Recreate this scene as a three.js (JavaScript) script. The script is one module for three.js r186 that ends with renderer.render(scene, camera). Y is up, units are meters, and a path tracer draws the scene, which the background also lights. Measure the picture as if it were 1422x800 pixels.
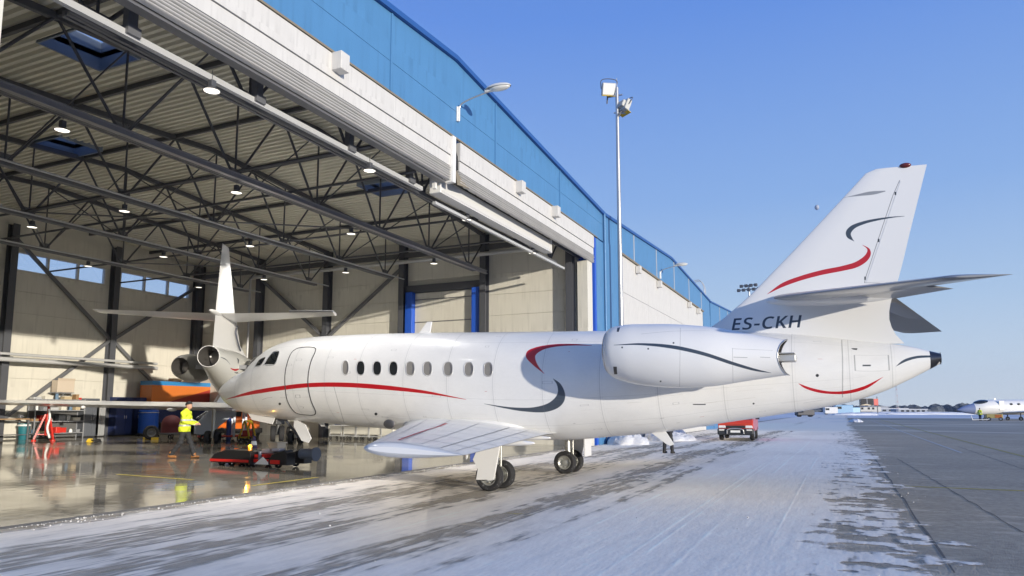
import * as THREE from 'three';
import { mergeGeometries, mergeVertices } from 'three/addons/utils/BufferGeometryUtils.js';
import { RoundedBoxGeometry } from 'three/addons/geometries/RoundedBoxGeometry.js';
import { MeshBVH, acceleratedRaycast } from 'three-mesh-bvh';
import { MarchingCubes } from 'three/addons/objects/MarchingCubes.js';

// ------------------------------------------------------------------ camera, sky, sun, exposure
const scene = new THREE.Scene();
const FOCAL = 990, PY = 452, HORIZON = 570, VPX = 1171, EYE = 1.7;          // photograph pixels (1422 x 800)
const pitch = Math.atan((HORIZON - PY) / FOCAL), az = Math.atan(((VPX - 711) * Math.cos(pitch)) / FOCAL);
const camera = new THREE.PerspectiveCamera((2 * Math.atan(PY / FOCAL) * 180) / Math.PI, 1422 / 904, 0.1, 9000);
camera.setViewOffset(1422, 904, 0, 0, 1422, 800);
camera.position.set(0, EYE, 0);
const cf = new THREE.Vector3(-Math.sin(az) * Math.cos(pitch), Math.sin(pitch), -Math.cos(az) * Math.cos(pitch));
camera.lookAt(camera.position.clone().add(cf));
camera.updateProjectionMatrix();
scene.add(camera);

const SUN = new THREE.Vector3(1, 0.124, 0.52).normalize();
const sun = new THREE.DirectionalLight(new THREE.Color(1, 0.91, 0.77), 3.9);
sun.position.copy(SUN).multiplyScalar(200).add(new THREE.Vector3(-10, 0, -25));
sun.target.position.set(-10, 0, -25);
sun.castShadow = true; sun.shadow.radius = 1.2; sun.shadow.mapSize.set(4096, 4096);
Object.assign(sun.shadow.camera, { left: -90, right: 90, top: 60, bottom: -60, near: 1, far: 500 });
scene.add(sun, sun.target);
const EXPO = 1.32;                                                            // the photograph is exposed for the shade
{ // clear winter sky: pale at the horizon, deepening overhead, a little paler towards the sun
  const W = 1024, H = 512, d = new Float32Array(W * H * 4);
  const stops = [[0, 0.64, 0.72, 0.8], [3, 0.55, 0.67, 0.81], [8, 0.41, 0.575, 0.81], [16, 0.255, 0.435, 0.8], [30, 0.13, 0.288, 0.76], [60, 0.075, 0.18, 0.5], [90, 0.055, 0.13, 0.38]];
  for (let r = 0; r < H; r++) {
    const e = ((r + 0.5) / H - 0.5) * 180, ea = Math.abs(e);
    let k = 0; while (k < stops.length - 2 && stops[k + 1][0] < ea) k++;
    const a = stops[k], b = stops[k + 1], f = Math.min(1, (ea - a[0]) / (b[0] - a[0]));
    for (let c = 0; c < W; c++) {
      const ph = ((c + 0.5) / W - 0.5) * 2 * Math.PI, ce = Math.cos(e * Math.PI / 180);
      const cs = Math.max(0, Math.cos(ph) * ce * SUN.x + Math.sin(e * Math.PI / 180) * SUN.y + Math.sin(ph) * ce * SUN.z), g = Math.pow(cs, 5);
      const o = (r * W + c) * 4;
      for (let i = 0; i < 3; i++) d[o + i] = ((a[1 + i] + (b[1 + i] - a[1 + i]) * f) / EXPO) * (1 + g * [0.75, 0.45, 0.15][i]);
      d[o + 3] = 1;
    }
  }
  const t = new THREE.DataTexture(d, W, H, THREE.RGBAFormat, THREE.FloatType);
  t.mapping = THREE.EquirectangularReflectionMapping; t.magFilter = t.minFilter = THREE.LinearFilter; t.needsUpdate = true;
  scene.background = t; scene.environment = t;
}
scene.fog = new THREE.FogExp2(new THREE.Color(0.8, 0.88, 1.0), 0.00008);
const renderer = new THREE.WebGLRenderer({ antialias: true });
renderer.setSize(1024, 576);
renderer.toneMapping = THREE.LinearToneMapping;
renderer.toneMappingExposure = EXPO;
renderer.shadowMap.enabled = true; renderer.shadowMap.type = THREE.PCFSoftShadowMap;

// ------------------------------------------------------------------ helpers
const V = (x, y, z) => new THREE.Vector3(x, y, z);
const PI = Math.PI;
let seed = 7;
const rnd = () => { seed = (seed * 1664525 + 1013904223) >>> 0; return seed / 4294967296; };
const rr = (a, b) => a + (b - a) * rnd();
const clamp = (x, a = 0, b = 1) => Math.min(b, Math.max(a, x));
const sstep = (a, b, x) => { const t = clamp((x - a) / (b - a)); return t * t * (3 - 2 * t); };
const lerp = (a, b, t) => a + (b - a) * t;
// direction through a photograph pixel, and where it meets a plane
const camR = V(Math.cos(az), 0, -Math.sin(az)), camU = camR.clone().cross(cf);
const ray = (px, py) => cf.clone().addScaledVector(camR, (px - 711) / FOCAL).addScaledVector(camU, (PY - py) / FOCAL);
const hit = (px, py, ax, v) => { const d = ray(px, py), k = (v - camera.position.getComponent(ax)) / d.getComponent(ax); return camera.position.clone().addScaledVector(d, k); };
const onX = (px, py, v) => hit(px, py, 0, v), onY = (px, py, v = 0) => hit(px, py, 1, v), onZ = (px, py, v) => hit(px, py, 2, v);
const FRONT = -11.1, SLOPE = 0.011;                                          // hangar front, fall of the hangar floor to the door
const floorY = (x) => Math.max(0, (FRONT - x) * SLOPE);
const onFloor = (px, py) => { const d = ray(px, py), k = (FRONT * SLOPE - EYE) / (d.y + SLOPE * d.x); return camera.position.clone().addScaledVector(d, k); };

const used = new Map();
const numbered = (n) => { const k = used.get(n) ?? 0; used.set(n, k + 1); return k ? n + '_' + String(k).padStart(3, '0') : n; };
const bases = new Map();
function thing(name, label, category, base = [0, 0, 0], group) {
  const o = new THREE.Group(); o.name = numbered(name); o.position.set(...base); scene.add(o);
  o.userData = { label, category }; if (group) o.userData.group = group;
  bases.set(o, V(...base));
  return o;
}
const clean = (g) => { g = g.index ? g.toNonIndexed() : g; for (const k of Object.keys(g.attributes)) if (!['position', 'normal', 'uv'].includes(k)) g.deleteAttribute(k); if (!g.attributes.uv) g.setAttribute('uv', new THREE.BufferAttribute(new Float32Array(g.attributes.position.count * 2), 2)); if (!g.attributes.normal) g.computeVertexNormals(); g.morphAttributes = {}; return g; };
const join = (gs) => (Array.isArray(gs) ? (gs.length === 1 ? gs[0] : mergeGeometries(gs.flat(3).map(clean))) : gs);
// a named mesh; under a thing with a base its geometry is given in world coordinates (world = true)
function part(name, geos, mat, parent, label) {
  const g = join(geos), m = new THREE.Mesh(g, mat);
  m.name = name; m.castShadow = m.receiveShadow = true;
  if (label) m.userData.label = label;
  (parent ?? scene).add(m);
  return m;
}
function wpart(name, geos, mat, parent, label) {                           // the same, geometry in world coordinates
  const g = join(geos); let r = parent; while (r && !bases.has(r)) r = r.parent;
  if (r) { const b = bases.get(r); g.translate(-b.x, -b.y, -b.z); }
  return part(name, g, mat, parent, label);
}
function struct(name, geos, mat, label) { const m = part(numbered(name), geos, mat, scene); m.userData = { kind: 'structure', label, category: name.replace(/_/g, ' ').split(' ').slice(-2).join(' ') }; return m; }
function lone(name, geos, mat, label, category, group) { const m = part(numbered(name), geos, mat, scene); m.userData = { label, category }; if (group) m.userData.group = group; return m; }
function copy(o, pos, turn, label) { const c = o.clone(); c.name = numbered(o.name.replace(/_\d{3}$/, '')); scene.add(c); if (pos) c.position.copy(pos); if (turn !== undefined) c.rotation.y = turn; c.userData = { ...o.userData }; if (label) c.userData.label = label; return c; }

const tr = (g, x, y, z) => g.translate(x, y, z);
const box = (w, h, d, x = 0, y = 0, z = 0) => new THREE.BoxGeometry(w, h, d).translate(x, y, z);
const bx = (x0, x1, y0, y1, z0, z1) => box(Math.abs(x1 - x0), Math.abs(y1 - y0), Math.abs(z1 - z0), (x0 + x1) / 2, (y0 + y1) / 2, (z0 + z1) / 2);
const rbox = (w, h, d, r, x = 0, y = 0, z = 0, seg = 2) => new RoundedBoxGeometry(w, h, d, seg, Math.min(r, w * 0.49, h * 0.49, d * 0.49)).translate(x, y, z);
const cyl = (r0, r1, h, x = 0, y = 0, z = 0, seg = 20, open = false) => new THREE.CylinderGeometry(r0, r1, h, seg, 1, open).translate(x, y, z);
const UP = V(0, 1, 0);
function bar(a, b, r, seg = 8) { const d = b.clone().sub(a), g = new THREE.CylinderGeometry(r, r, d.length(), seg); g.applyQuaternion(new THREE.Quaternion().setFromUnitVectors(UP, d.normalize())); return g.translate((a.x + b.x) / 2, (a.y + b.y) / 2, (a.z + b.z) / 2); }
function beam(a, b, w, h) { const d = b.clone().sub(a), g = new THREE.BoxGeometry(w, h, d.length()), m = new THREE.Matrix4().lookAt(b, a, Math.abs(d.y) > 0.98 * d.length() ? V(1, 0, 0) : UP); return g.applyMatrix4(m).translate((a.x + b.x) / 2, (a.y + b.y) / 2, (a.z + b.z) / 2); }
const tube = (pts, r, seg = 24, rad = 8) => new THREE.TubeGeometry(new THREE.CatmullRomCurve3(pts), seg, r, rad);
const lathe = (pts, seg = 28) => new THREE.LatheGeometry(pts.map(([r, y]) => new THREE.Vector2(r, y)), seg);
// polygon in the (u, v) plane given by fn, extruded along n by t
function slab(poly, t, bevel = 0) { const s = new THREE.Shape(poly.map(([x, y]) => new THREE.Vector2(x, y))); return new THREE.ExtrudeGeometry(s, { depth: t, bevelEnabled: bevel > 0, bevelSize: bevel, bevelThickness: bevel, bevelSegments: 2, curveSegments: 24 }); }
// polygon in (z, y) at x0, thickness t towards -x
const slabX = (poly, x0, t, bevel = 0) => slab(poly.map(([z, y]) => [-z, y]), t, bevel).rotateY(PI / 2).translate(x0 - t, 0, 0);
// metres as uv on every face, from the face's own normal
function boxUV(g, s = 1) { g = clean(g); const p = g.attributes.position, n = g.attributes.normal, uv = g.attributes.uv; for (let i = 0; i < p.count; i++) { const ax = Math.abs(n.getX(i)), ay = Math.abs(n.getY(i)), azz = Math.abs(n.getZ(i)); if (ay >= ax && ay >= azz) uv.setXY(i, p.getX(i) * s, p.getZ(i) * s); else if (ax >= azz) uv.setXY(i, p.getZ(i) * s, p.getY(i) * s); else uv.setXY(i, p.getX(i) * s, p.getY(i) * s); } return g; }

// value noise on a repeating lattice
const NT = 256, ntab = new Float32Array(NT * NT); { let s = 12345; for (let i = 0; i < NT * NT; i++) { s = (s * 1664525 + 1013904223) >>> 0; ntab[i] = s / 4294967296; } }
function noise(x, y) { const ix = Math.floor(x), iy = Math.floor(y), fx = x - ix, fy = y - iy, sx = fx * fx * (3 - 2 * fx), sy = fy * fy * (3 - 2 * fy), x0 = ix & 255, x1 = (ix + 1) & 255, y0 = (iy & 255) * 256, y1 = ((iy + 1) & 255) * 256; const a = ntab[y0 + x0], b = ntab[y0 + x1], c = ntab[y1 + x0], d = ntab[y1 + x1]; return a + (b - a) * sx + (c - a + (a - b - c + d) * sx) * sy; }
function fbm(x, y, o = 4) { let s = 0, a = 0.5, t = 0; for (let i = 0; i < o; i++) { s += a * noise(x + i * 17.3, y + i * 9.1); t += a; x *= 2; y *= 2; a *= 0.5; } return s / t; }
function tex(w, h, fn, srgb = true) { const d = new Uint8Array(w * h * 4), c = [0, 0, 0, 255]; for (let y = 0; y < h; y++) for (let x = 0; x < w; x++) { c[3] = 255; fn((x + 0.5) / w, (y + 0.5) / h, c); const o = (y * w + x) * 4; d[o] = clamp(c[0], 0, 255); d[o + 1] = clamp(c[1], 0, 255); d[o + 2] = clamp(c[2], 0, 255); d[o + 3] = clamp(c[3], 0, 255); } const t = new THREE.DataTexture(d, w, h); t.wrapS = t.wrapT = THREE.RepeatWrapping; t.magFilter = THREE.LinearFilter; t.minFilter = THREE.LinearFilter; if (srgb) t.colorSpace = THREE.SRGBColorSpace; t.needsUpdate = true; return t; }
const L2S = (v) => 255 * (v <= 0.0031308 ? v * 12.92 : 1.055 * Math.pow(v, 1 / 2.4) - 0.055);
const lin = (r, g, b) => new THREE.Color().setRGB(r, g ?? r, b ?? r);
const mat = (c, rough = 0.6, metal = 0, o = {}) => new THREE.MeshStandardMaterial({ color: Array.isArray(c) ? lin(...c) : lin(c), roughness: rough, metalness: metal, ...o });

// shared fine relief and mottling (one metre per repeat unless scaled)
const wrapN = (u, v, f, o = 3) => { const a = noiseP(u * f, v * f, f), b = noiseP(u * f * 2, v * f * 2, f * 2), c = noiseP(u * f * 4, v * f * 4, f * 4); return o === 1 ? a : a * 0.55 + b * 0.3 + c * 0.15; };
function noiseP(x, y, p) { const ix = Math.floor(x), iy = Math.floor(y), fx = x - ix, fy = y - iy, sx = fx * fx * (3 - 2 * fx), sy = fy * fy * (3 - 2 * fy), m = (i) => ((i % p) + p) % p, T = (i, j) => ntab[((m(j) * 7 + 3) & 255) * 256 + ((m(i) * 5 + 11) & 255)]; const a = T(ix, iy), b = T(ix + 1, iy), c = T(ix, iy + 1), d = T(ix + 1, iy + 1); return a + (b - a) * sx + (c - a + (a - b - c + d) * sx) * sy; }
const mottle = tex(512, 512, (u, v, c) => { const n = wrapN(u, v, 6), f = wrapN(u, v, 48); const k = 240 + (n - 0.5) * 26 + (f - 0.5) * 18; c[0] = k; c[1] = k; c[2] = k - 1; });
const streak = tex(512, 512, (u, v, c) => { const n = noiseP(u * 40, v * 3, 40), w = wrapN(u, v, 5), k = 245 - Math.pow(n, 3) * 16 * w * 1.6 + (w - 0.5) * 10; c[0] = k; c[1] = k - 1; c[2] = k - 2; });
const grain = tex(512, 512, (u, v, c) => { c[0] = c[1] = c[2] = 255 * wrapN(u, v, 64); }, false);
const rep = (t, x, y) => { const c = t.clone(); c.repeat.set(x, y); c.needsUpdate = true; return c; };
// ------------------------------------------------------------------ ground
function sheet(x0, x1, z0, z1, y, nx = 1, nz = 1, yf) {                    // u runs along x, v along -z
  const g = new THREE.PlaneGeometry(1, 1, nx, nz), p = g.attributes.position, uv = g.attributes.uv;
  for (let i = 0; i < p.count; i++) { const u = p.getX(i) + 0.5, v = p.getY(i) + 0.5, x = lerp(x0, x1, u), z = lerp(z0, z1, v); p.setXYZ(i, x, y + (yf ? yf(x, z) : 0), z); uv.setXY(i, u, v); }
  g.computeVertexNormals(); return g;
}
const farSnow = tex(1024, 1024, (u, v, c) => { const n = fbm(u * 60, v * 60, 4), s = fbm(u * 14, v * 160, 3), k = L2S(0.66 + 0.16 * n - 0.22 * sstep(0.52, 0.75, s)); c[0] = k - 3; c[1] = k - 1; c[2] = k + 4; });
struct('snow_field', sheet(-2600, 2600, 300, -5200, -0.03), mat(1, 0.9, 0, { map: rep(farSnow, 6, 6) }), 'wide flat snow field reaching from the airfield to the horizon');
// old frosty asphalt: fine aggregate, frost streaks along the wind, patches and cracks
const AX0 = -11.1, AX1 = 29, AZ0 = 8, AZ1 = -62;
const asphaltMap = tex(1536, 1536, (u, v, c) => {
  const x = lerp(AX0, AX1, u), z = lerp(AZ0, AZ1, v);
  let k = 0.31 + 0.17 * (fbm(x * 16, z * 16, 3) - 0.5) + 0.09 * (fbm(x * 0.35 + 4, z * 0.35, 4) - 0.5);
  const frost = sstep(0.56, 0.8, fbm(x * 0.9 + 40, z * 3.2, 4)) * (0.25 + 0.75 * sstep(3.5, 0.6, x));
  k += frost * 0.16;
  const cr = Math.abs(fbm(x * 0.21 + 9, z * 0.21 + 2, 4) - 0.5); k -= 0.05 * sstep(0.006, 0.0015, cr);
  const sp = noise(x * 26, z * 26); if (sp > 0.93) k += 0.05;
  c[0] = L2S(k * 1.14); c[1] = L2S(k); c[2] = L2S(k * 0.78);
});
const asphaltM = mat(1, 0.88, 0, { map: asphaltMap, bumpMap: rep(grain, 40, 70), bumpScale: 0.006 });
struct('asphalt_apron', sheet(AX0, AX1, AZ0, AZ1, 0), asphaltM, 'grey frosty asphalt apron beside the snowy strip');
const farAsphalt = tex(1024, 1024, (u, v, c) => { const x = u * 190, z = v * 120; let k = 0.29 + 0.09 * (fbm(x * 0.3, z * 0.3, 4) - 0.5) + 0.17 * sstep(0.55, 0.75, fbm(x * 0.12 + 7, z * 0.55, 4)); c[0] = L2S(k * 1.12); c[1] = L2S(k); c[2] = L2S(k * 0.82); });
const farAsphaltM = mat(1, 0.9, 0, { map: farAsphalt });
struct('taxiway', sheet(-12, 190, AZ1, -182, 0), farAsphaltM, 'grey taxiway asphalt with blown snow streaks beyond the apron');
struct('taxiway', sheet(AX1, 150, 8, AZ1, 0), farAsphaltM, 'grey taxiway asphalt on the far side of the apron');
// painted lines, 4 mm proud
const yellowMap = tex(256, 256, (u, v, c) => { const n = fbm(u * 40, v * 3, 3), w = sstep(0.35, 0.65, n); c[0] = lerp(150, 205, w); c[1] = lerp(142, 186, w); c[2] = lerp(118, 66, w); });
const yellowM = mat(0.8, 0.8, 0, { map: yellowMap });
const lineX = (x0, x1, z, w = 0.12) => sheet(x0, x1, z + w / 2, z - w / 2, 0.004);
struct('yellow_line', lineX(-11, 29, -18.6, 0.15), yellowM, 'yellow painted line crossing the apron under the jet tail');
struct('yellow_line', lineX(-5.2, -3.1, -11.0, 0.13), yellowM, 'short yellow painted dash in the trampled snow');
struct('yellow_line', sheet(5.93, 6.09, -12, -150, 0.005), yellowM, 'long pale yellow guide line running along the apron');
struct('white_line', sheet(4.2, 4.3, -34, -140, 0.005), mat([0.45, 0.46, 0.47], 0.9), 'thin whitish line of packed snow along the apron');
const tar = mat([0.1, 0.098, 0.095], 0.8), strip2 = (a, b, w) => { const d = b.clone().sub(a).normalize(), n = V(-d.z, 0, d.x).multiplyScalar(w / 2), g = new THREE.BufferGeometry(), N = 40, pos = []; const q = (k, s) => { const p = a.clone().lerp(b, k / N), j = 0.03 * Math.sin(k * 1.7) + 0.02 * Math.sin(k * 4.1), ww = s * (0.6 + 0.6 * Math.abs(Math.sin(k * 2.3))); return [p.x + n.x * ww + n.x / w * j, 0.004, p.z + n.z * ww + n.z / w * j]; }; for (let k = 0; k < N; k++) pos.push(...q(k, 1), ...q(k + 1, 1), ...q(k + 1, -1), ...q(k, 1), ...q(k + 1, -1), ...q(k, -1)); g.setAttribute('position', new THREE.Float32BufferAttribute(pos, 3)); g.computeVertexNormals(); return clean(g); };
struct('tar_seam', strip2(onY(1246, 637), onY(1421, 740), 0.022), tar, 'thin dark tar seam running slantwise over the asphalt');
struct('tar_seam', strip2(V(0.98, 0, -9), V(0.86, 0, -64), 0.03), tar, 'dark open joint along the edge of the snow strip');
struct('tar_seam', strip2(onY(1330, 620), onY(1440, 658), 0.025), tar, 'thin tar seam near the pale guide line');
// packed snow, thin and torn, scraped into streaks along the apron; where it is worn through, the asphalt shows
const SX0 = -11.1, SX1 = 2.6, SZ0 = 6, SZ1 = -64;
const cover = (x, z) => {
  const warp = 0.55 * (fbm(x * 0.25 + 3, z * 0.12, 3) - 0.5);
  const along = fbm(x * 3.1 + warp * 3, z * 0.2, 5), alongF = fbm(x * 13, z * 0.9 + 5, 4), blot = fbm(x * 0.55 + 20, z * 0.3, 4), lump = fbm(x * 7, z * 2.6, 5);
  let s = 0.87 + 0.4 * (blot - 0.5) + 0.62 * (along - 0.5) + 0.5 * (alongF - 0.5) + 0.5 * (lump - 0.5);
  const wob = x + (fbm(z * 0.11, 1.5, 3) - 0.5), a2 = 0.4 + 1.2 * along;
  s -= 0.5 * Math.exp(-(((wob + 5.0) / 0.6) ** 2)) * a2;
  s -= 0.4 * Math.exp(-(((wob + 6.9) / 0.5) ** 2)) * a2;
  s -= 0.44 * Math.exp(-(((wob + 8.6) / 0.9) ** 2)) * a2 * sstep(0, -6, z);
  s -= 0.3 * Math.exp(-(((wob + 3.95) / 0.22) ** 2)) * a2;
  s += 0.32 * sstep(-3.9, -3.1, x) * sstep(0.2, -1.6, x);
  const edge = 1.0 + 1.0 * (fbm(z * 0.5, 7.7, 4) - 0.5) + 1.5 * (fbm(x * 2.2 + 3, z * 2.4, 5) - 0.5);   // torn outer edge, blown across
  s -= 1.5 * sstep(edge - 0.3, edge + 0.25, x);
  const across = fbm(x * 3.0 + 11, z * 4.2, 5); s -= 0.6 * sstep(-2.2, 0.7, x) * sstep(0.5, 0.68, across);
  s -= 0.5 * sstep(-10.5, -10.95, x + 0.5 * (fbm(z * 2.7, x * 2, 3) - 0.5));
  return s;
};
// thin straight wheel tracks pressed into the smooth part
const tracks = [[-3.0, 0.03], [-3.12, 0.02], [-3.42, 0.03], [-2.35, 0.025], [-2.2, 0.02], [-1.75, 0.03], [-0.9, 0.02], [-5.9, 0.03], [-6.15, 0.02], [-7.8, 0.03], [-9.6, 0.025]];
const track = (x, z) => { let t = 0; const xx = x + 0.25 * (fbm(z * 0.05 + 2, 4.4, 2) - 0.5); for (const [c, w] of tracks) { const d = Math.abs(xx - c); if (d < w * 3) t += Math.exp(-((d / w) ** 2)) * sstep(0.36, 0.6, fbm(z * 0.3 + c * 9, c, 3)); } return t; };
const SN = 1280, SM = 2048, snowField = new Float32Array(SN * SM);
for (let j = 0; j < SM; j++) for (let i = 0; i < SN; i++) snowField[j * SN + i] = cover(lerp(SX0, SX1, (i + 0.5) / SN), lerp(SZ0, SZ1, (j + 0.5) / SM));
const at2 = (u, v) => snowField[Math.min(SM - 1, (v * SM) | 0) * SN + Math.min(SN - 1, (u * SN) | 0)];
const snowAlpha = tex(SN, SM, (u, v, c) => { const s = at2(u, v); c[0] = c[1] = c[2] = 255 * (0.3 * sstep(0.12, 0.42, s) + 0.7 * sstep(0.4, 0.62, s)); }, false);
const snowMap = tex(SN, SM, (u, v, c) => { const s = at2(u, v), x = lerp(SX0, SX1, u), z = lerp(SZ0, SZ1, v), n = fbm(x * 9, z * 3, 3), d = fbm(x * 0.5 + 8, z * 0.2 + 3, 3), k = 0.74 + 0.16 * sstep(0.45, 0.9, s) + 0.14 * (n - 0.5) - 0.1 * sstep(0.5, 0.75, d) + 0.1 * (noise(x * 70, z * 30) - 0.5) + 0.09 * track(x, z); c[0] = L2S(k * 1.09); c[1] = L2S(k * 1.0); c[2] = L2S(k * 0.87); });
const snowBump = tex(SN, SM, (u, v, c) => { const s = at2(u, v), x = lerp(SX0, SX1, u), z = lerp(SZ0, SZ1, v); c[0] = c[1] = c[2] = 255 * clamp(0.25 + 0.1 * track(x, z) + 0.4 * clamp(s - 0.4, -0.4, 0.4) + 0.22 * (fbm(x * 9, z * 0.7, 4) - 0.5) + 0.1 * (noise(x * 34, z * 14) - 0.5)); }, false);
const snowM = mat(1, 0.82, 0, { map: snowMap, alphaMap: snowAlpha, transparent: true, bumpMap: snowBump, bumpScale: 0.015 });
struct('packed_snow', sheet(SX0, SX1, SZ0, SZ1, 0.009), snowM, 'packed snow strip scraped into streaks along the hangar front');
{ const a = tex(512, 1024, (u, v, c) => { const x = lerp(SX0, 5, u), z = lerp(SZ1, -330, v), s = 0.95 + 0.5 * (fbm(x * 1.2, z * 0.05, 4) - 0.5) - 0.3 * Math.exp(-(((x + 5.2) / 0.9) ** 2)) - 1.5 * sstep(0.2, 1.6, x + 1.6 * (fbm(z * 0.3, x * 0.4, 3) - 0.5)); c[0] = c[1] = c[2] = 255 * sstep(0.3, 0.72, s); }, false);
  struct('packed_snow', sheet(SX0, 5, SZ1, -330, 0.01), mat([0.86, 0.79, 0.69], 0.85, 0, { alphaMap: a, transparent: true }), 'far end of the packed snow strip past the hangars'); }
// crumbs and clods of snow: scraped off along the door sill and the torn edge
{ const g = new THREE.IcosahedronGeometry(1, 1), p = g.attributes.position; for (let i = 0; i < p.count; i++) { const k = 0.7 + 0.5 * noise(p.getX(i) * 2 + 9, p.getY(i) * 2 + p.getZ(i) * 3 + 7); p.setXYZ(i, p.getX(i) * k, p.getY(i) * k * 0.7, p.getZ(i) * k); } g.computeVertexNormals();
  const N = 1500, im = new THREE.InstancedMesh(g, mat([0.6, 0.59, 0.57], 0.9), N), m = new THREE.Matrix4(), q = new THREE.Quaternion();
  for (let i = 0; i < N; i++) { const t = rnd(); let x, z = -3 - 40 * Math.pow(rnd(), 1.4), s = 0.004 + 0.014 * Math.pow(rnd(), 3); if (t < 0.93) x = FRONT + 0.1 + Math.abs(rr(-1, 1) * rr(0, 1)) * 0.6; else if (t < 0.985) x = 0.7 + rr(-1, 1) * 0.7; else x = rr(-10.5, 0.6); m.compose(V(x, 0.012 + s * 0.3, z), q.setFromEuler(new THREE.Euler(rr(0, 6), rr(0, 6), rr(0, 6))), V(s, s, s)); im.setMatrixAt(i, m); }
  im.name = 'snow_crumbs'; im.castShadow = im.receiveShadow = true; im.userData = { label: 'loose crumbs of snow scattered along the door sill and apron', category: 'snow', kind: 'stuff' }; scene.add(im); }
// ploughed heaps in front of the neighbouring hangar
function heap(x, z, w, d, h, label, sd) {
  const g = new THREE.SphereGeometry(1, 64, 32, 0, 2 * PI, 0, PI / 2), p = g.attributes.position;
  for (let i = 0; i < p.count; i++) { const a = p.getX(i), b = p.getY(i), c = p.getZ(i), n = fbm(a * 3 + sd, c * 3 + b * 2, 4), m2 = fbm(a * 11 + sd, c * 11 + b * 9, 3), k = 0.6 + 0.62 * n + 0.3 * (m2 - 0.4); p.setXYZ(i, a * w * (0.8 + 0.3 * n), b * h * k, c * d * (0.8 + 0.3 * n)); }
  g.computeVertexNormals(); const o = lone('snow_heap', g, mat([0.74, 0.75, 0.78], 0.85, 0, { bumpMap: rep(grain, 3, 2), bumpScale: 0.03 }), label, 'snow heap', 'ploughed snow heaps'); o.position.set(x, -0.02, z); return o;
}
heap(-9.95, -35.4, 1.1, 1.1, 0.62, 'lumpy ploughed snow heap beyond the far main wheel', 1);
heap(-8.9, -41.3, 1.3, 1.9, 0.5, 'smooth ploughed snow heap between the lumpy heap and the red truck', 5);
heap(-10.2, -45, 1.2, 3.5, 0.8, 'long ploughed snow ridge along the neighbouring hangar', 9);
heap(1.6, -118, 1.0, 2.5, 0.45, 'low dark-edged snow lump far down the strip', 14);
// ------------------------------------------------------------------ main hangar
const M = {
  blue: mat([0.085, 0.24, 0.47], 0.42, 0, { map: rep(streak, 0.25, 0.25), bumpMap: rep(grain, 0.7, 0.7), bumpScale: 0.0015 }),
  blueDark: mat([0.02, 0.09, 0.3], 0.5), blueBright: mat([0.02, 0.1, 0.55], 0.45),
  cream: mat([0.7, 0.685, 0.61], 0.62, 0, { map: rep(streak, 0.35, 0.35) }),
  doorWhite: mat([0.64, 0.635, 0.615], 0.6, 0, { map: rep(streak, 0.5, 0.5), bumpMap: rep(grain, 1, 1), bumpScale: 0.001 }),
  white: mat([0.78, 0.78, 0.76], 0.45), whiteGloss: mat([0.8, 0.8, 0.8], 0.25),
  steel: mat([0.09, 0.095, 0.11], 0.55, 0.2), steelMid: mat([0.16, 0.165, 0.18], 0.5, 0.3), steelLight: mat([0.5, 0.51, 0.52], 0.45, 0.15),
  steelLight2: mat([0.3, 0.3, 0.32], 0.4, 0.3), galv: mat([0.5, 0.5, 0.5], 0.38, 0.75), dark: mat([0.02, 0.02, 0.022], 0.7), rubber: mat([0.022, 0.022, 0.024], 0.82),
  deck: mat([0.7, 0.68, 0.58], 0.5, 0), rust: mat([0.22, 0.19, 0.14], 0.8), concreteEdge: mat([0.2, 0.19, 0.17], 0.8),
  glass: new THREE.MeshPhysicalMaterial({ color: lin(0.95, 0.97, 1), roughness: 0.02, transmission: 1, thickness: 0, ior: 1.5 }),
  skylight: new THREE.MeshPhysicalMaterial({ color: lin(0.8, 0.9, 1), roughness: 0.35, transmission: 0.85, thickness: 0 }),
  red: mat([0.55, 0.03, 0.02], 0.4), orange: mat([0.8, 0.17, 0.02], 0.45), yellow: mat([0.75, 0.52, 0.04], 0.5), grey: mat([0.25, 0.26, 0.28], 0.5), wood: mat([0.32, 0.2, 0.1], 0.7), navy: mat([0.015, 0.03, 0.12], 0.4),
};
const BACK = -37.6, SIDE = -33, RIDGE = -19.45;
const gable = (z) => 13.2 - 1.17 * Math.abs(z + 19.4) / 16;
const deckY = (z) => 11.0 + 0.92 * (1 - Math.abs(z - RIDGE) / 13.6);
const hangar = thing('aircraft_hangar', 'large open-fronted hangar with blue gabled fascia and raised white doors', 'hangar', [FRONT, 0, RIDGE]);
const H = (n, g, m, l) => wpart(n, g, m, hangar, l);
const gapPoly = (z0, z1, lo, hi, g = 0.012) => { const a = [[z0 - g, lo], [z0 - g, hi(z0 - g)]]; if (z0 > -19.4 && z1 < -19.4) a.push([-19.4, hi(-19.4)]); a.push([z1 + g, hi(z1 + g)], [z1 + g, lo]); return a; };
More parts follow.
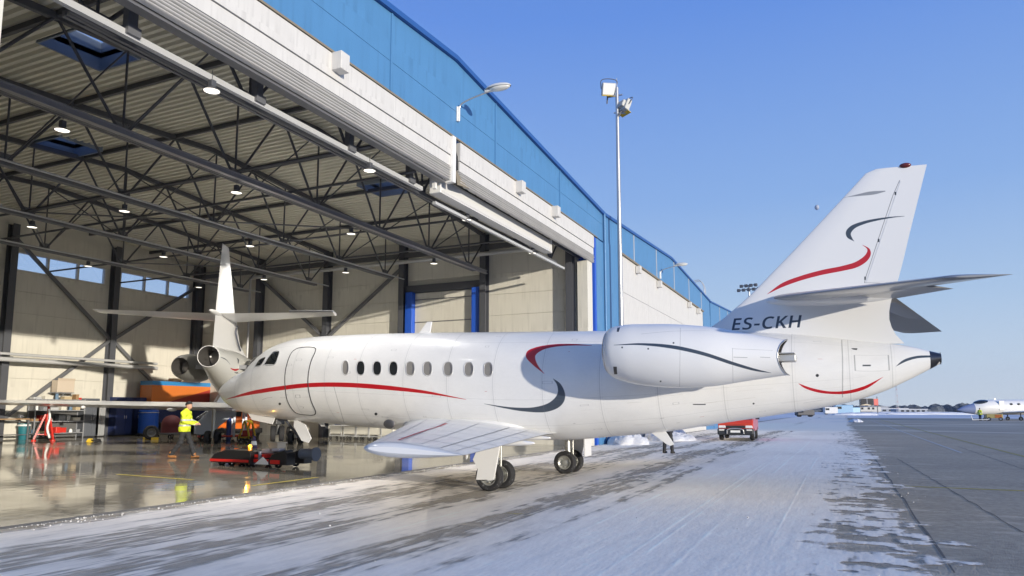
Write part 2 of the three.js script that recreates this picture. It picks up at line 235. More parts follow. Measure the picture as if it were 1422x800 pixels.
// blue fascia: panels with open joints over a dark backing
const joints = [-3.6, -9.2, -15.8, -22.45, -29.0, -35.4];
H('fascia_backing', slabX(gapPoly(-3.62, -35.38, 10.4, (z) => gable(z) - 0.15, 0), FRONT - 0.02, 0.3), M.blueDark);
for (let i = 0; i < 5; i++) {
  H('fascia_panel', boxUV(slabX(gapPoly(joints[i], joints[i + 1], 10.53, () => 11.41), FRONT + 0.06, 0.06, 0.008)), M.blue);
  H('fascia_panel', boxUV(slabX(gapPoly(joints[i], joints[i + 1], 11.435, (z) => gable(z) - 0.09), FRONT + 0.06, 0.06, 0.008)), M.blue);
  if (i) H('joint_cover', bx(FRONT + 0.07, FRONT + 0.1, 10.55, gable(joints[i]) - 0.1, joints[i] - 0.04, joints[i] + 0.04), M.blue);
}
for (const s of [-3.5, -35.45]) H('coping', beam(V(FRONT + 0.02, gable(s), s), V(FRONT + 0.02, gable(-19.4), -19.4), 0.34, 0.16), M.blueDark);
H('drip_flashing', [bx(FRONT + 0.05, FRONT + 0.15, 10.45, 10.5, -5.6, -34.2)], M.rust);
// pilasters and jambs
H('pilaster', boxUV(bx(FRONT - 0.6, FRONT + 0.1, 0, 10.42, -34.05, -35.4)), M.blue);
H('pilaster', boxUV(bx(FRONT - 0.6, FRONT + 0.1, 0, 10.42, -3.6, -5.2)), M.blue);
H('downpipe', [bar(V(FRONT + 0.17, 0.1, -35.32), V(FRONT + 0.17, 12, -35.32), 0.06)], M.blue);
H('door_jamb', boxUV(bx(FRONT - 0.5, FRONT + 0.02, 0, 9.05, -32.85, -33.6)), M.cream);
H('door_jamb', boxUV(bx(FRONT - 0.5, FRONT + 0.02, 0, 9.05, -5.3, -5.9)), M.cream);
H('jamb_guide', bx(FRONT - 0.1, FRONT + 0.12, 0, 10.4, -33.75, -33.95), M.blueBright);
H('sill', bx(FRONT - 0.18, FRONT + 0.06, -0.05, 0.006, -5.3, -33.6), M.concreteEdge);
// raised doors: a smooth head panel, then cloth gathered in folds
function leaf(z0, z1, folds, yb, n) {
  H('door_head_panel', boxUV(bx(FRONT - 0.05, FRONT + 0.12, 9.82, 10.43, z0, z1)), M.doorWhite);
  H('door_middle_panel', boxUV(bx(FRONT - 0.05, FRONT + 0.09, 9.46, 9.795, z0, z1)), M.doorWhite);
  const h = (9.44 - yb) / n;
  for (let k = 0; k < n; k++) { // each fold a rounded roll along the door
    const yc = 9.44 - h * (k + 0.5), s = new THREE.Shape(); s.moveTo(0, -h / 2 + 0.004); s.quadraticCurveTo(0.13, -h * 0.42, 0.15, -h * 0.1); s.quadraticCurveTo(0.14, h * 0.4, 0, h / 2 - 0.004);
    const L = Math.abs(z1 - z0), g = new THREE.ExtrudeGeometry(s, { depth: L, bevelEnabled: false, curveSegments: 5 }); g.translate(FRONT - 0.02 + 0.008 * Math.sin(k * 2.3), yc, z1); H('door_fold', g, M.doorWhite);
  }
}
leaf(-5.9, -19.15, 6, 8.98, 6); leaf(-19.75, -33.65, 6, 9.06, 5);
H('door_edge_post', bx(FRONT - 0.1, FRONT + 0.19, 8.93, 10.45, -19.16, -19.34), M.white);
H('seal_flap', slabX([[-19.4, 10.3], [-19.72, 9.95], [-19.76, 9.5], [-19.6, 9.62], [-19.82, 9.2], [-20.1, 9.02], [-19.55, 8.95], [-19.4, 9.3], [-19.5, 9.7]], FRONT + 0.05, 0.04), M.dark, 'black torn rubber seal between the two raised doors');
H('seal_flap', slabX([[-19.45, 9.42], [-19.9, 9.2], [-20.4, 9.06], [-19.6, 8.96]], FRONT + 0.12, 0.03), M.rust, 'frayed brown edge of the torn seal');
H('door_lintel', [bx(FRONT - 0.2, FRONT - 0.14, 8.98, 9.5, -5.3, -19.1), bx(FRONT - 0.3, FRONT - 0.06, 8.92, 8.975, -5.3, -19.1), bx(FRONT - 0.2, FRONT - 0.14, 9.2, 9.5, -19.1, -33.6), bx(FRONT - 0.66, FRONT - 0.58, 9.3, 9.42, -5.3, -33.6)], M.steelMid);
for (const z of [-13.4, -24.3, -28.05]) H('vent_box', rbox(0.3, 0.46, 0.34, 0.02, FRONT + 0.26, 10.22, z), M.doorWhite);
H('guide_rail', [bx(-11.98, -11.86, 8.68, 8.81, -5.5, -18.9)], M.steelLight);
for (const z of [-8.55, -11.8, -15.2, -18.2]) H('rail_hanger', [bx(-12.0, -11.84, 8.81, 9.35, z - 0.1, z + 0.1), bx(-12.06, -11.78, 8.72, 8.9, z - 0.14, z + 0.14)], M.steelMid);
H('guide_rail', [bx(-11.92, -11.8, 8.42, 8.52, -19.6, -31.6)], M.steelLight);
H('lifting_beam', [rbox(0.34, 0.54, 9.6, 0.1, -11.6, 8.97, -24.1), bx(-11.8, -11.4, 8.66, 8.7, -19.3, -28.9)], mat([0.62, 0.62, 0.61], 0.4), 'long white lifting beam hanging under the right-hand door');
H('beam_end_plate', [bx(-11.8, -11.4, 8.64, 9.26, -28.91, -28.95)], M.white); H('beam_end_plate', [bx(-11.8, -11.4, 8.66, 9.3, -19.2, -19.28), bx(-11.52, -11.4, 8.7, 9.5, -18.9, -19.0)], M.white);
// outer shell
H('side_wall', bx(BACK - 0.3, FRONT - 0.65, -0.1, 11.4, SIDE - 0.12, SIDE - 0.5), M.cream);
H('side_wall', bx(BACK - 0.3, FRONT - 0.65, -0.1, 11.4, -5.4, -5.0), M.cream);
const winBays = [[-21.62, -26.5], [-27.35, -32.25], [-15.95, -20.9], [-10.25, -15.2]], WY0 = 8.72, WY1 = 9.72;
H('back_wall', [bx(BACK - 0.3, BACK - 0.06, -0.1, WY0, -5.0, SIDE - 0.12), bx(BACK - 0.3, BACK - 0.06, WY1, 11.9, -5.0, SIDE - 0.12), ...[[-5.0, -10.25], [-15.2, -15.95], [-20.9, -21.62], [-26.5, -27.35], [-32.25, SIDE - 0.12]].map(([a, b]) => bx(BACK - 0.3, BACK - 0.06, WY0, WY1, a, b))], M.cream);
for (const [a, b] of winBays) {
  const w = new THREE.Group(); w.name = 'ribbon_window'; hangar.add(w);
  wpart('frame', [bx(BACK - 0.14, BACK + 0.05, WY0, WY0 + 0.07, a, b), bx(BACK - 0.14, BACK + 0.05, WY1 - 0.07, WY1, a, b), ...[0, 1, 2, 3].map((k) => { const z = lerp(a, b, k / 3); const s = k === 0 ? -0.04 : k === 3 ? 0.04 : 0; return bx(BACK - 0.135, BACK + 0.045, WY0 + 0.07, WY1 - 0.07, z + s - 0.05, z + s + 0.05); })], M.cream, w);
  for (let k = 0; k < 3; k++) wpart('pane', bx(BACK - 0.07, BACK - 0.055, WY0 + 0.06, WY1 - 0.06, lerp(a, b, k / 3), lerp(a, b, (k + 1) / 3)), M.glass, w);
}
// inner wall panels, with joints
const sideCols = [-11.95, -16.72, -21.75, -26.97, -32.15, -37.25], backCols = [-9.9, -15.58, -21.3, -26.92, -32.65];
const rows = [0, 1.1, 2.2, 3.3, 4.4, 5.5, 6.6, 7.7, 8.72];
for (let b = 0; b < 5; b++) {
  const x0 = b ? sideCols[b] : FRONT - 0.66, x1 = sideCols[b + 1];
  for (let k = 0; k < 10; k++) { const y0 = k * 1.1, y1 = y0 + 1.1; if (b === 1 && y0 < 8.2) continue; H('wall_panel', boxUV(bx(x0 - 0.006, x1 + 0.006, y0 + 0.006, y1 - 0.006, SIDE - 0.1, SIDE)), M.cream); }
}
for (let b = 0; b < 5; b++) {
  const z0 = b ? backCols[b - 1] : -5.42, z1 = b < 4 ? backCols[b] : backCols[4];
  for (let k = 0; k < 8; k++) H('wall_panel', boxUV(bx(BACK - 0.05, BACK, rows[k] + 0.006, rows[k + 1] - 0.006, z0 - 0.006, z1 + 0.006)), M.cream);
  H('wall_panel', boxUV(bx(BACK - 0.05, BACK, WY1 + 0.006, 11.0, z0 - 0.006, z1 + 0.006)), M.cream);
}
H('corner_panel', boxUV(bx(BACK - 0.05, BACK - 0.001, 0, 11, backCols[4], SIDE)), M.cream);
// the side door: sectional leaf, blue bumpers, dark lintel
for (let k = 0; k < 5; k++) H('door_section', boxUV(bx(-21.1, -17.4, k * 1.62 + 0.01, k * 1.62 + 1.6, SIDE - 0.16, SIDE - 0.02)), M.cream);
H('lintel', bx(-21.7, -16.75, 8.12, 8.52, SIDE - 0.1, SIDE + 0.16), M.steel);
H('bumper_post', rbox(0.46, 8.1, 0.34, 0.03, -21.34, 4.1, SIDE + 0.12), M.blueBright); H('bumper_post', rbox(0.46, 8.1, 0.34, 0.03, -17.22, 4.1, SIDE + 0.12), M.blueBright);
H('door_rail', [bx(-21.1, -17.4, 7.7, 7.74, SIDE - 0.03, SIDE + 0.02), bx(-21.1, -17.4, 6.46, 6.5, SIDE - 0.03, SIDE + 0.02)], M.steelMid);
// steel: columns, braces, trusses, purlins
const hcolS = (x) => [bx(x - 0.17, x + 0.17, 0, 10.95, SIDE + 0.004, SIDE + 0.03), bx(x - 0.17, x + 0.17, 0, 10.95, SIDE + 0.42, SIDE + 0.446), bx(x - 0.012, x + 0.012, 0, 10.95, SIDE + 0.031, SIDE + 0.419)];
const hcolB = (z) => [bx(BACK + 0.004, BACK + 0.03, 0, 11, z - 0.17, z + 0.17), bx(BACK + 0.42, BACK + 0.446, 0, 11, z - 0.17, z + 0.17), bx(BACK + 0.031, BACK + 0.419, 0, 11, z - 0.012, z + 0.012)];
for (const x of sideCols) H('column', hcolS(x), M.steel);
for (const z of backCols) H('column', hcolB(z), M.steel);
const bxr = BACK + 0.24, bzr = SIDE + 0.24;
for (const [a, b] of [[V(bxr, 10.4, -21.3), V(bxr, 5.7, -26.8)], [V(bxr, 9.6, -32.6), V(bxr, 5.7, -27.05)], [V(bxr, 5.6, -26.8), V(bxr, 1.2, -21.4)], [V(bxr, 5.6, -27.05), V(bxr, 1.0, -32.6)],
  [V(-32.1, 9.7, bzr), V(-27.1, 5.9, bzr)], [V(-21.9, 9.5, bzr), V(-26.85, 5.9, bzr)], [V(-27.1, 5.8, bzr), V(-32.1, 1.6, bzr)], [V(-26.85, 5.8, bzr), V(-21.9, 1.6, bzr)]]) H('wall_brace', beam(a, b, 0.16, 0.16), M.steelMid);
H('pipe_run', [bar(V(-14.0, 9.78, SIDE + 0.62), V(-32.6, 9.78, SIDE + 0.62), 0.11, 10), bar(V(-32.6, 9.78, SIDE + 0.62), V(-32.6, 0.3, SIDE + 0.62), 0.07, 10)], M.steelLight, 'pale pipe running along the side wall');
H('wall_girt', [bx(sideCols[5], sideCols[0], 10.1, 10.35, SIDE + 0.1, SIDE + 0.3)], M.steelMid);
H('cable_tray', [bar(V(BACK + 1.1, 4.15, -8), V(BACK + 1.1, 4.15, -29.3), 0.11, 10), bar(V(BACK + 1.1, 4.42, -8), V(BACK + 1.1, 4.42, -29.3), 0.07, 8)], M.steelLight, 'pair of pale pipes crossing in front of the back wall');
for (const z of [-10, -15.5, -21.2, -26.9]) H('tray_bracket', bx(BACK + 0.4, BACK + 1.1, 4.2, 4.3, z - 0.05, z + 0.05), M.steelMid);
const bNodes = [-8.18, -12.0, -15.82, -19.62, -23.45, -27.27, -31.1], trussX = [-12.35, -16.75, -21.8, -26.95, -32.1];
trussX.forEach((x, ti) => {
  const t = new THREE.Group(); t.name = 'roof_truss'; hangar.add(t);
  const yb = 8.8, top = (z) => deckY(z) - 0.16, w = 0.09;
  for (const s of [[-5.42, RIDGE], [RIDGE, SIDE]]) wpart('top_chord', [beam(V(x, top(s[0]), s[0]), V(x, top(s[1]), s[1]), 0.14, 0.18)], M.steel, t);
  wpart('bottom_chord', [bx(x - 0.11, x - 0.03, yb - 0.05, yb + 0.07, -7.6, -31.7), bx(x + 0.03, x + 0.11, yb - 0.05, yb + 0.07, -7.6, -31.7)], ti === 1 ? M.steelMid : M.steelMid, t);
  if (ti === 1) wpart('crane_rail', [bx(x + 0.26, x + 0.42, yb - 0.1, yb - 0.07, -5.6, -32.4), bx(x + 0.33, x + 0.35, yb - 0.1, yb + 0.06, -5.6, -32.4), bx(x + 0.28, x + 0.4, yb + 0.06, yb + 0.085, -5.6, -32.4)], M.steelLight2, t);
  if (ti > 1) wpart('conduit', [bar(V(x + 0.35, yb + 0.02, -5.6), V(x + 0.35, yb + 0.02, -32.4), 0.035, 6)], M.steelLight, t);
  bNodes.forEach((z, i) => {
    wpart('web_member', bar(V(x, yb, z), V(x, top(z), z), 0.034, 6), M.steel, t);
    for (const s of [-1, 1]) { const zt = z + s * 1.9; wpart('web_member', bar(V(x, yb, z), V(x, top(zt), zt), 0.042, 6), M.steel, t); }
    wpart('gusset', bx(x - 0.014, x + 0.014, yb - 0.06, yb + 0.34, z - 0.22, z + 0.22), M.steelMid, t);
  });
});
for (const z of [-10.1, -13.9, -17.72, -21.55, -25.36, -29.2]) H('purlin', [bx(FRONT - 0.3, BACK + 0.02, deckY(z) - 0.18, deckY(z) - 0.03, z - 0.05, z + 0.05)], M.steel);
for (const z of [-15.6, -17.9, -23.3, -27.1]) H('tie_bar', bar(V(FRONT - 0.4, 8.95, z), V(BACK + 0.1, 8.95, z), 0.045, 6), M.steel);
for (const [x0, x1, z0, z1] of [[-16.75, -21.8, -23.45, -19.62], [-21.8, -26.95, -19.62, -15.82], [-26.95, -32.1, -15.82, -19.62], [-26.95, -32.1, -27.27, -23.45]]) H('tie_bar', bar(V(x0, 8.98, z0), V(x1, 8.98, z1), 0.03, 6), M.steelMid);
for (let i = 0; i < 4; i++) for (const z of [-12.0, -19.62, -27.27]) { const a = trussX[i], b = trussX[i + 1]; H('sway_brace', bar(V(a, 8.85, z), V(b, deckY(z) - 0.2, z), 0.026, 6), M.steel); H('sway_brace', bar(V(b, 8.85, z), V(a, deckY(z) - 0.2, z), 0.026, 6), M.steel); }
// corrugated roof deck with skylight openings; ribs run into the hangar
const skylights = [[-18.75, -17.15, -12.6, -10.9], [-18.75, -17.15, -26.3, -24.6], [-28.3, -26.9, -15.4, -13.7 + 0.2]].map((s) => s);
{ const s3 = onY(92, 217, 11.3); skylights[2] = [s3.x - 0.8, s3.x + 0.8, s3.z - 0.8, s3.z + 0.8]; }
{ const P = 0.27, prof = [[0, 0], [0.08, 0], [0.115, 0.1], [0.2, 0.1], [0.235, 0], [0.27, 0]], pos = [], sheets = [[], []];
  let n = 0;
  for (let z = -5.42; z > SIDE + 0.05; z -= P, n++) {
    const spans = []; let a = FRONT - 0.3; const cuts = skylights.filter(([, , q0, q1]) => z - P < q1 && z > q0).sort((p, q) => q[1] - p[1]);
    for (const c of cuts) { spans.push([a, c[1]]); a = c[0]; } spans.push([a, BACK]);
    for (const [xa, xb] of spans) for (let k = 0; k < prof.length - 1; k++) {
      const z0 = z - prof[k][0], z1 = z - prof[k + 1][0], y0 = deckY(z0) + prof[k][1], y1 = deckY(z1) + prof[k + 1][1];
      sheets[z > RIDGE ? 0 : 1].push(xa, y0, z0, xb, y0, z0, xb, y1, z1, xa, y0, z0, xb, y1, z1, xa, y1, z1);
    }
  }
  for (const a of sheets) { const g = new THREE.BufferGeometry(); g.setAttribute('position', new THREE.Float32BufferAttribute(a, 3)); g.computeVertexNormals(); H('corrugated_deck', [clean(g)], M.deck); }
  // outer roof skin above the deck
  const hexa = (x0, x1, z0, z1, t) => { const g = box(Math.abs(x1 - x0), t, Math.abs(z1 - z0), (x0 + x1) / 2, 0, (z0 + z1) / 2), p = g.attributes.position; for (let i = 0; i < p.count; i++) p.setY(i, p.getY(i) + deckY(p.getZ(i)) + 0.3); g.computeVertexNormals(); return g; };
  const zs = [...new Set([-5.0, RIDGE, SIDE - 0.5, ...skylights.flatMap((s) => [s[2], s[3]])])].sort((a, b) => b - a), roofs = [];
  for (let i = 0; i < zs.length - 1; i++) { const zm = (zs[i] + zs[i + 1]) / 2; let a = FRONT - 0.33; for (const c of skylights.filter(([, , q0, q1]) => zm > q0 && zm < q1).sort((p, q) => q[1] - p[1])) { roofs.push(hexa(a, c[1], zs[i], zs[i + 1], 0.16)); a = c[0]; } roofs.push(hexa(a, BACK - 0.3, zs[i], zs[i + 1], 0.16)); }
  H('roof', roofs, M.steelMid);
  for (const [x0, x1, z0, z1] of skylights) {
    const s = new THREE.Group(); s.name = 'skylight'; hangar.add(s); const y = deckY((z0 + z1) / 2);
    wpart('kerb', [bx(x0 - 0.05, x1 + 0.05, y - 0.1, y + 0.75, z0 - 0.05, z0), bx(x0 - 0.05, x1 + 0.05, y - 0.1, y + 0.75, z1, z1 + 0.05), bx(x0 - 0.05, x0, y - 0.1, y + 0.75, z0, z1), bx(x1, x1 + 0.05, y - 0.1, y + 0.75, z0, z1)], mat([0.2, 0.24, 0.3], 0.5), s);
    wpart('pane', rbox(x1 - x0, 0.02, z1 - z0, 0.004, (x0 + x1) / 2, y + 0.72, (z0 + z1) / 2), M.glass, s);
  }
}
// hangar floor: polished, wet concrete
{ const fm = tex(1024, 1024, (u, v, c) => { const x = u * 27, z = v * 28; let k = 0.27 + 0.16 * (fbm(x * 0.4, z * 0.4, 4) - 0.5) + 0.07 * (fbm(x * 5, z * 5, 3) - 0.5); const st = fbm(x * 0.25 + 9, z * 1.6, 4); k -= 0.07 * sstep(0.55, 0.7, st); const oil = fbm(x * 0.9 + 30, z * 0.9, 4); k -= 0.09 * sstep(0.64, 0.75, oil); c[0] = L2S(k * 1.08); c[1] = L2S(k * 0.97); c[2] = L2S(k * 0.76); });
  const rm = tex(1024, 1024, (u, v, c) => { const x = u * 27, z = v * 28, r = 0.02 + 0.12 * sstep(0.45, 0.72, fbm(x * 0.35 + 5, z * 0.35, 4)) + 0.07 * fbm(x * 3, z * 3, 3); c[0] = c[1] = c[2] = 255 * r; }, false);
  const bm = tex(512, 512, (u, v, c) => { c[0] = c[1] = c[2] = 255 * wrapN(u, v, 9); }, false);
  const fl = mat(1, 1, 0, { map: fm, roughnessMap: rm, bumpMap: rep(bm, 12, 12), bumpScale: 0.0012 });
  struct('hangar_floor', sheet(FRONT - 0.17, BACK, -5.4, SIDE, 0.004, 1, 1, (x) => floorY(x)), fl, 'glossy wet concrete floor inside the open hangar');
  const ym = mat([0.55, 0.45, 0.08], 0.35); 
  const fs = (x0, x1, z0, z1) => sheet(x0, x1, z0, z1, 0.008, 1, 1, (x) => floorY(x));
  struct('yellow_line', fs(-12.1, -12.22, -12.4, -14.6), ym, 'yellow floor line just inside the hangar door sill');
  struct('yellow_line', fs(-14.3, -17.0, -12.6, -12.72), ym, 'short yellow floor mark in the hangar near the walking person');
}
// lamps: dish, glowing face, rod; a light just under the glowing face
const lampGlow = new THREE.MeshStandardMaterial({ color: lin(0.9), emissive: lin(1, 0.93, 0.8), emissiveIntensity: 1.3, roughness: 0.5 });
const dish = lathe([[0.0, 0.13], [0.1, 0.13], [0.15, 0.08], [0.27, 0.01], [0.3, -0.03], [0.285, -0.03], [0.25, 0.01], [0.0, 0.06]], 20);
const face = cyl(0.262, 0.262, 0.012, 0, -0.008, 0, 20), ballast = rbox(0.2, 0.24, 0.2, 0.02, 0, 0.25, 0), rod = cyl(0.012, 0.012, 0.3, 0, 0.58, 0, 6);
for (const [x, zs] of [[-11.85, [-10.45, -16.05, -21.85, -27.8]], [-16.85, [-10.5, -16, -21.75, -27.9]], [-21.92, [-15.96, -21.67, -27.95]], [-26.95, [-15.97, -21.63, -27.7]], [-31.95, [-21.6, -28.0]]])
  for (const z of zs) {
    const l = thing('high_bay_lamp', 'round lit high-bay lamp hanging under the hangar roof trusses', 'lamp', [x, 8.45, z], 'high-bay lamps under the roof');
    l.scale.setScalar(0.62); part('reflector', dish, M.steelMid, l); part('glowing_face', face, lampGlow, l); part('ballast', ballast, M.steel, l); part('rod', rod, M.steel, l);
    const p = new THREE.SpotLight(lin(1, 0.96, 0.9), 72, 0, 0.9, 0.8); p.position.set(0, -0.05, 0); p.target.position.set(0, -3, 0); p.castShadow = true; p.shadow.radius = 8; l.add(p, p.target);
  }
// ------------------------------------------------------------------ white business jet (in front of the hangar, nose inside)
const ZC = -16.4;
function pchip(pts) { // monotone cubic through (x, y)
  const x = pts.map((p) => p[0]), y = pts.map((p) => p[1]), n = x.length, d = [], m = [];
  for (let i = 0; i < n - 1; i++) d.push((y[i + 1] - y[i]) / (x[i + 1] - x[i]));
  for (let i = 0; i < n; i++) { if (i === 0) m.push(d[0]); else if (i === n - 1) m.push(d[n - 2]); else m.push(d[i - 1] * d[i] <= 0 ? 0 : (2 * d[i - 1] * d[i]) / (d[i - 1] + d[i])); }
  return (t) => { if (t <= x[0]) return y[0]; if (t >= x[n - 1]) return y[n - 1]; let i = 0; while (x[i + 1] < t) i++; const h = x[i + 1] - x[i], s = (t - x[i]) / h, s2 = s * s, s3 = s2 * s; return (2 * s3 - 3 * s2 + 1) * y[i] + (s3 - 2 * s2 + s) * h * m[i] + (-2 * s3 + 3 * s2) * y[i + 1] + (s3 - s2) * h * m[i + 1]; };
}
const prof = (l, z) => pchip(l.map(([a, b]) => { const p = onZ(a, b, z); return [p.x, p.y]; }));
function grid(nu, nv, f, closeV = true) { // f(i / nu, j / nv) -> [x, y, z, u, v]
  const pos = [], uv = [], idx = [];
  for (let i = 0; i <= nu; i++) for (let j = 0; j <= nv; j++) { const r = f(i / nu, j / nv); pos.push(r[0], r[1], r[2]); uv.push(r[3] ?? i / nu, r[4] ?? j / nv); }
  for (let i = 0; i < nu; i++) for (let j = 0; j < nv; j++) { const a = i * (nv + 1) + j, b = a + nv + 1; idx.push(a, b, a + 1, b, b + 1, a + 1); }
  const g = new THREE.BufferGeometry(); g.setAttribute('position', new THREE.Float32BufferAttribute(pos, 3)); g.setAttribute('uv', new THREE.Float32BufferAttribute(uv, 2)); g.setIndex(idx); g.computeVertexNormals();
  if (closeV) { const n = g.attributes.normal; for (let i = 0; i <= nu; i++) { const a = i * (nv + 1), b = a + nv, v = V(n.getX(a) + n.getX(b), n.getY(a) + n.getY(b), n.getZ(a) + n.getZ(b)).normalize(); n.setXYZ(a, v.x, v.y, v.z); n.setXYZ(b, v.x, v.y, v.z); } }
  return g;
}
const flipIf = (g) => { g.computeBoundingBox(); return g; };
const jet = thing('business_jet', 'white twin-engine business jet with red cheatline being pushed into the hangar', 'aircraft', [-6.95, 0, ZC]);
const J = (n, g, m, p = jet, l) => wpart(n, g, m, p, l);
const topPx = [[304, 543.5], [307, 540], [317.5, 530.5], [335, 519.5], [356, 510], [366.5, 499.5], [379, 488], [393, 479], [422.6, 470.5], [457.6, 467], [500, 465], [600, 462.5], [700, 461.5], [830, 460], [900, 459.5], [985, 459], [1100, 464], [1200, 474], [1262.6, 481], [1293, 488], [1306, 491]];
const botPx = [[304, 545], [307, 549], [311, 553.5], [318, 561], [335, 571], [370, 579], [396, 582.6], [440, 586.7], [468, 588.8], [496, 592], [521, 594], [600, 601], [747, 611], [787, 611], [860, 605.5], [930, 599], [997, 588.6], [1065, 578.5], [1120, 570], [1171.6, 560.6], [1224, 545], [1259.5, 529], [1293, 512], [1306, 505]];
const fTop = prof(topPx, ZC), fBot = prof(botPx, ZC), fx0 = onZ(304, 544, ZC).x, fx1 = onZ(1306, 498, ZC).x, FL = fx1 - fx0;
const fW = pchip([[fx0, 0.02], [fx0 + 0.12, 0.12], [fx0 + 0.4, 0.29], [fx0 + 1, 0.56], [fx0 + 2, 0.93], [fx0 + 3.2, 1.15], [fx0 + 4.5, 1.21], [fx0 + 11.5, 1.21], [fx0 + 13, 1.14], [fx0 + 15, 0.9], [fx0 + 17, 0.6], [fx0 + 18.3, 0.36], [fx1, 0.15]]);
const body = (x, ph) => { // ph = 0 at the keel, PI at the crown; 0..PI is the +z side
  const t = fTop(x), b = fBot(x), w = fW(x), c = (t + b) / 2, h = (t - b) / 2; const s = Math.sin(ph), k = -Math.cos(ph); return [x, c + h * k, ZC + w * Math.sign(s) * Math.pow(Math.abs(s), 0.96)];
};
const fuseG = grid(150, 72, (a, b) => { const x = fx0 + FL * (1 - Math.cos(Math.min(1, a * 1.0) * PI * 0.5) * 1) * 1; const xx = fx0 + FL * (a < 0.25 ? 0.2 * Math.pow(a / 0.25, 1.7) : 0.2 + 0.8 * (a - 0.25) / 0.75); const p = body(xx, b * 2 * PI); return [p[0], p[1], p[2], (xx - fx0) / FL, b]; });
// ---- paint: pixels of the photograph carried onto the surface
const rc = new THREE.Raycaster();
const probe = (g) => { g.boundsTree = new MeshBVH(g); const m = new THREE.Mesh(g, new THREE.MeshBasicMaterial({ side: THREE.DoubleSide })); m.raycast = acceleratedRaycast; m.updateMatrixWorld(); return (px, py) => { rc.set(camera.position, ray(px, py).normalize()); return rc.intersectObject(m)[0]; }; };
const fuseHit = probe(fuseG.clone());
const paintCanvas = (w, h, base) => { const c = document.createElement('canvas'); c.width = w; c.height = h; const x = c.getContext('2d'); x.fillStyle = base; x.fillRect(0, 0, w, h); return [c, x]; };
const dense = (l, n = 6, closed = true) => { const c = new THREE.CatmullRomCurve3(l.map(([a, b]) => V(a, b, 0)), closed, 'centripetal'); return c.getPoints(l.length * n).map((p) => [p.x, p.y]); };
const zoomed = (ox, oy, s) => (l) => l.map(([a, b]) => [ox + a / s, oy + b / s]);
const zA = zoomed(300, 440, 3.0775), zB = zoomed(660, 430, 2.963), zC = zoomed(820, 420, 2.844), zD = zoomed(300, 460, 5.71), zE = zoomed(1000, 200, 2.666);
const lens = (up, lo) => { const f = (l) => dense(l, 6, false); return [...f(up), ...f(lo)]; };                // crescent between two curves
const [fc, fctx] = paintCanvas(2048, 2048, '#e0e0df');
const drawOn = (ctx, c, hitf, poly, color, mirror = true, line = 0) => {
  const uv = poly.map(([a, b]) => hitf(a, b)?.uv).filter(Boolean); if (uv.length < 3 && !line) return;
  for (const k of mirror ? [0, 1] : [0]) { ctx.beginPath(); uv.forEach((p, i) => { const X = p.x * c.width, Y = (k ? p.y : 1 - p.y) * c.height; i ? ctx.lineTo(X, Y) : ctx.moveTo(X, Y); }); if (line) { ctx.strokeStyle = color; ctx.lineWidth = line; ctx.stroke(); } else { ctx.closePath(); ctx.fillStyle = color; ctx.fill(); } }
};
const RED = '#b5121f', SLATE = '#39434f', INK = '#2b3442';
const F_ = (poly, col, l) => drawOn(fctx, fc, fuseHit, poly, col, true, l);
F_(lens(zA([[40, 352], [150, 318], [285, 295], [400, 283], [540, 281], [680, 289], [800, 302], [900, 317], [1000, 338], [1068, 353]]), zA([[1068, 354], [900, 329], [700, 310], [540, 300], [400, 301], [285, 313], [150, 333], [40, 353]])), RED);
F_(lens(zB([[285, 265], [237, 227], [209, 195], [214, 172], [250, 155], [320, 143], [400, 141], [480, 147]]), zB([[480, 148], [400, 148], [330, 153], [277, 166], [247, 190], [255, 225], [285, 265]])), RED);
F_(lens(zB([[36, 387], [150, 402], [240, 402], [306, 382], [338, 347], [337, 312], [320, 284]]), zB([[321, 284], [350, 305], [369, 345], [366, 375], [345, 401], [292, 421], [200, 419], [120, 406], [36, 388]])), SLATE);
F_(lens(zC([[822, 320], [870, 337], [940, 351], [1010, 349], [1080, 331], [1157, 294]]), zC([[1156, 295], [1090, 340], [1020, 360], [955, 362], [895, 355], [845, 338], [822, 321]])), RED);
F_(lens(zC([[1205, 254], [1235, 228], [1285, 212], [1352, 209]]), zC([[1352, 217], [1290, 221], [1248, 233], [1205, 254]])), SLATE);
// panel joints, hatches and small ports
const seam = 'rgba(96,98,100,0.55)';
for (const l of [[[478, 588], [470, 560], [463, 535]], [[1168, 452], [1170, 500], [1170, 552]]]) F_(dense(l, 8, false), seam, 1.6);
F_(zoomed(820, 420, 2.844)([[1042, 208], [1176, 208], [1180, 268], [1046, 270], [1042, 208]]), 'rgba(90,92,95,0.5)', 2);
F_(zC([[405, 401], [455, 401], [455, 405], [405, 405]]), '#4a4d50'); F_(zC([[1075, 246], [1107, 246], [1107, 252], [1075, 252]]), '#4a4d50');
F_(zC([[1030, 181], [1054, 181], [1052, 188], [1036, 186]]), '#3c3f42'); F_(zC([[840, 398], [920, 385]]), seam, 2);
for (const [a, b, r] of [[1135, 521.5, 2.2], [1046.5, 560.6, 1.3], [388.5, 561, 1.8], [522, 575, 2]]) F_([0, 1, 2, 3, 4, 5, 6, 7].map((k) => [a + r * Math.cos(k * PI / 4), b + r * Math.sin(k * PI / 4)]), '#26292c');
F_(zD([[365, 545], [400, 530], [445, 524]]), seam, 2); F_(zD([[630, 505], [665, 505], [668, 528], [634, 528], [630, 505]]), seam, 2);
F_(zD([[660, 592], [695, 600], [690, 612]]), seam, 1.6);
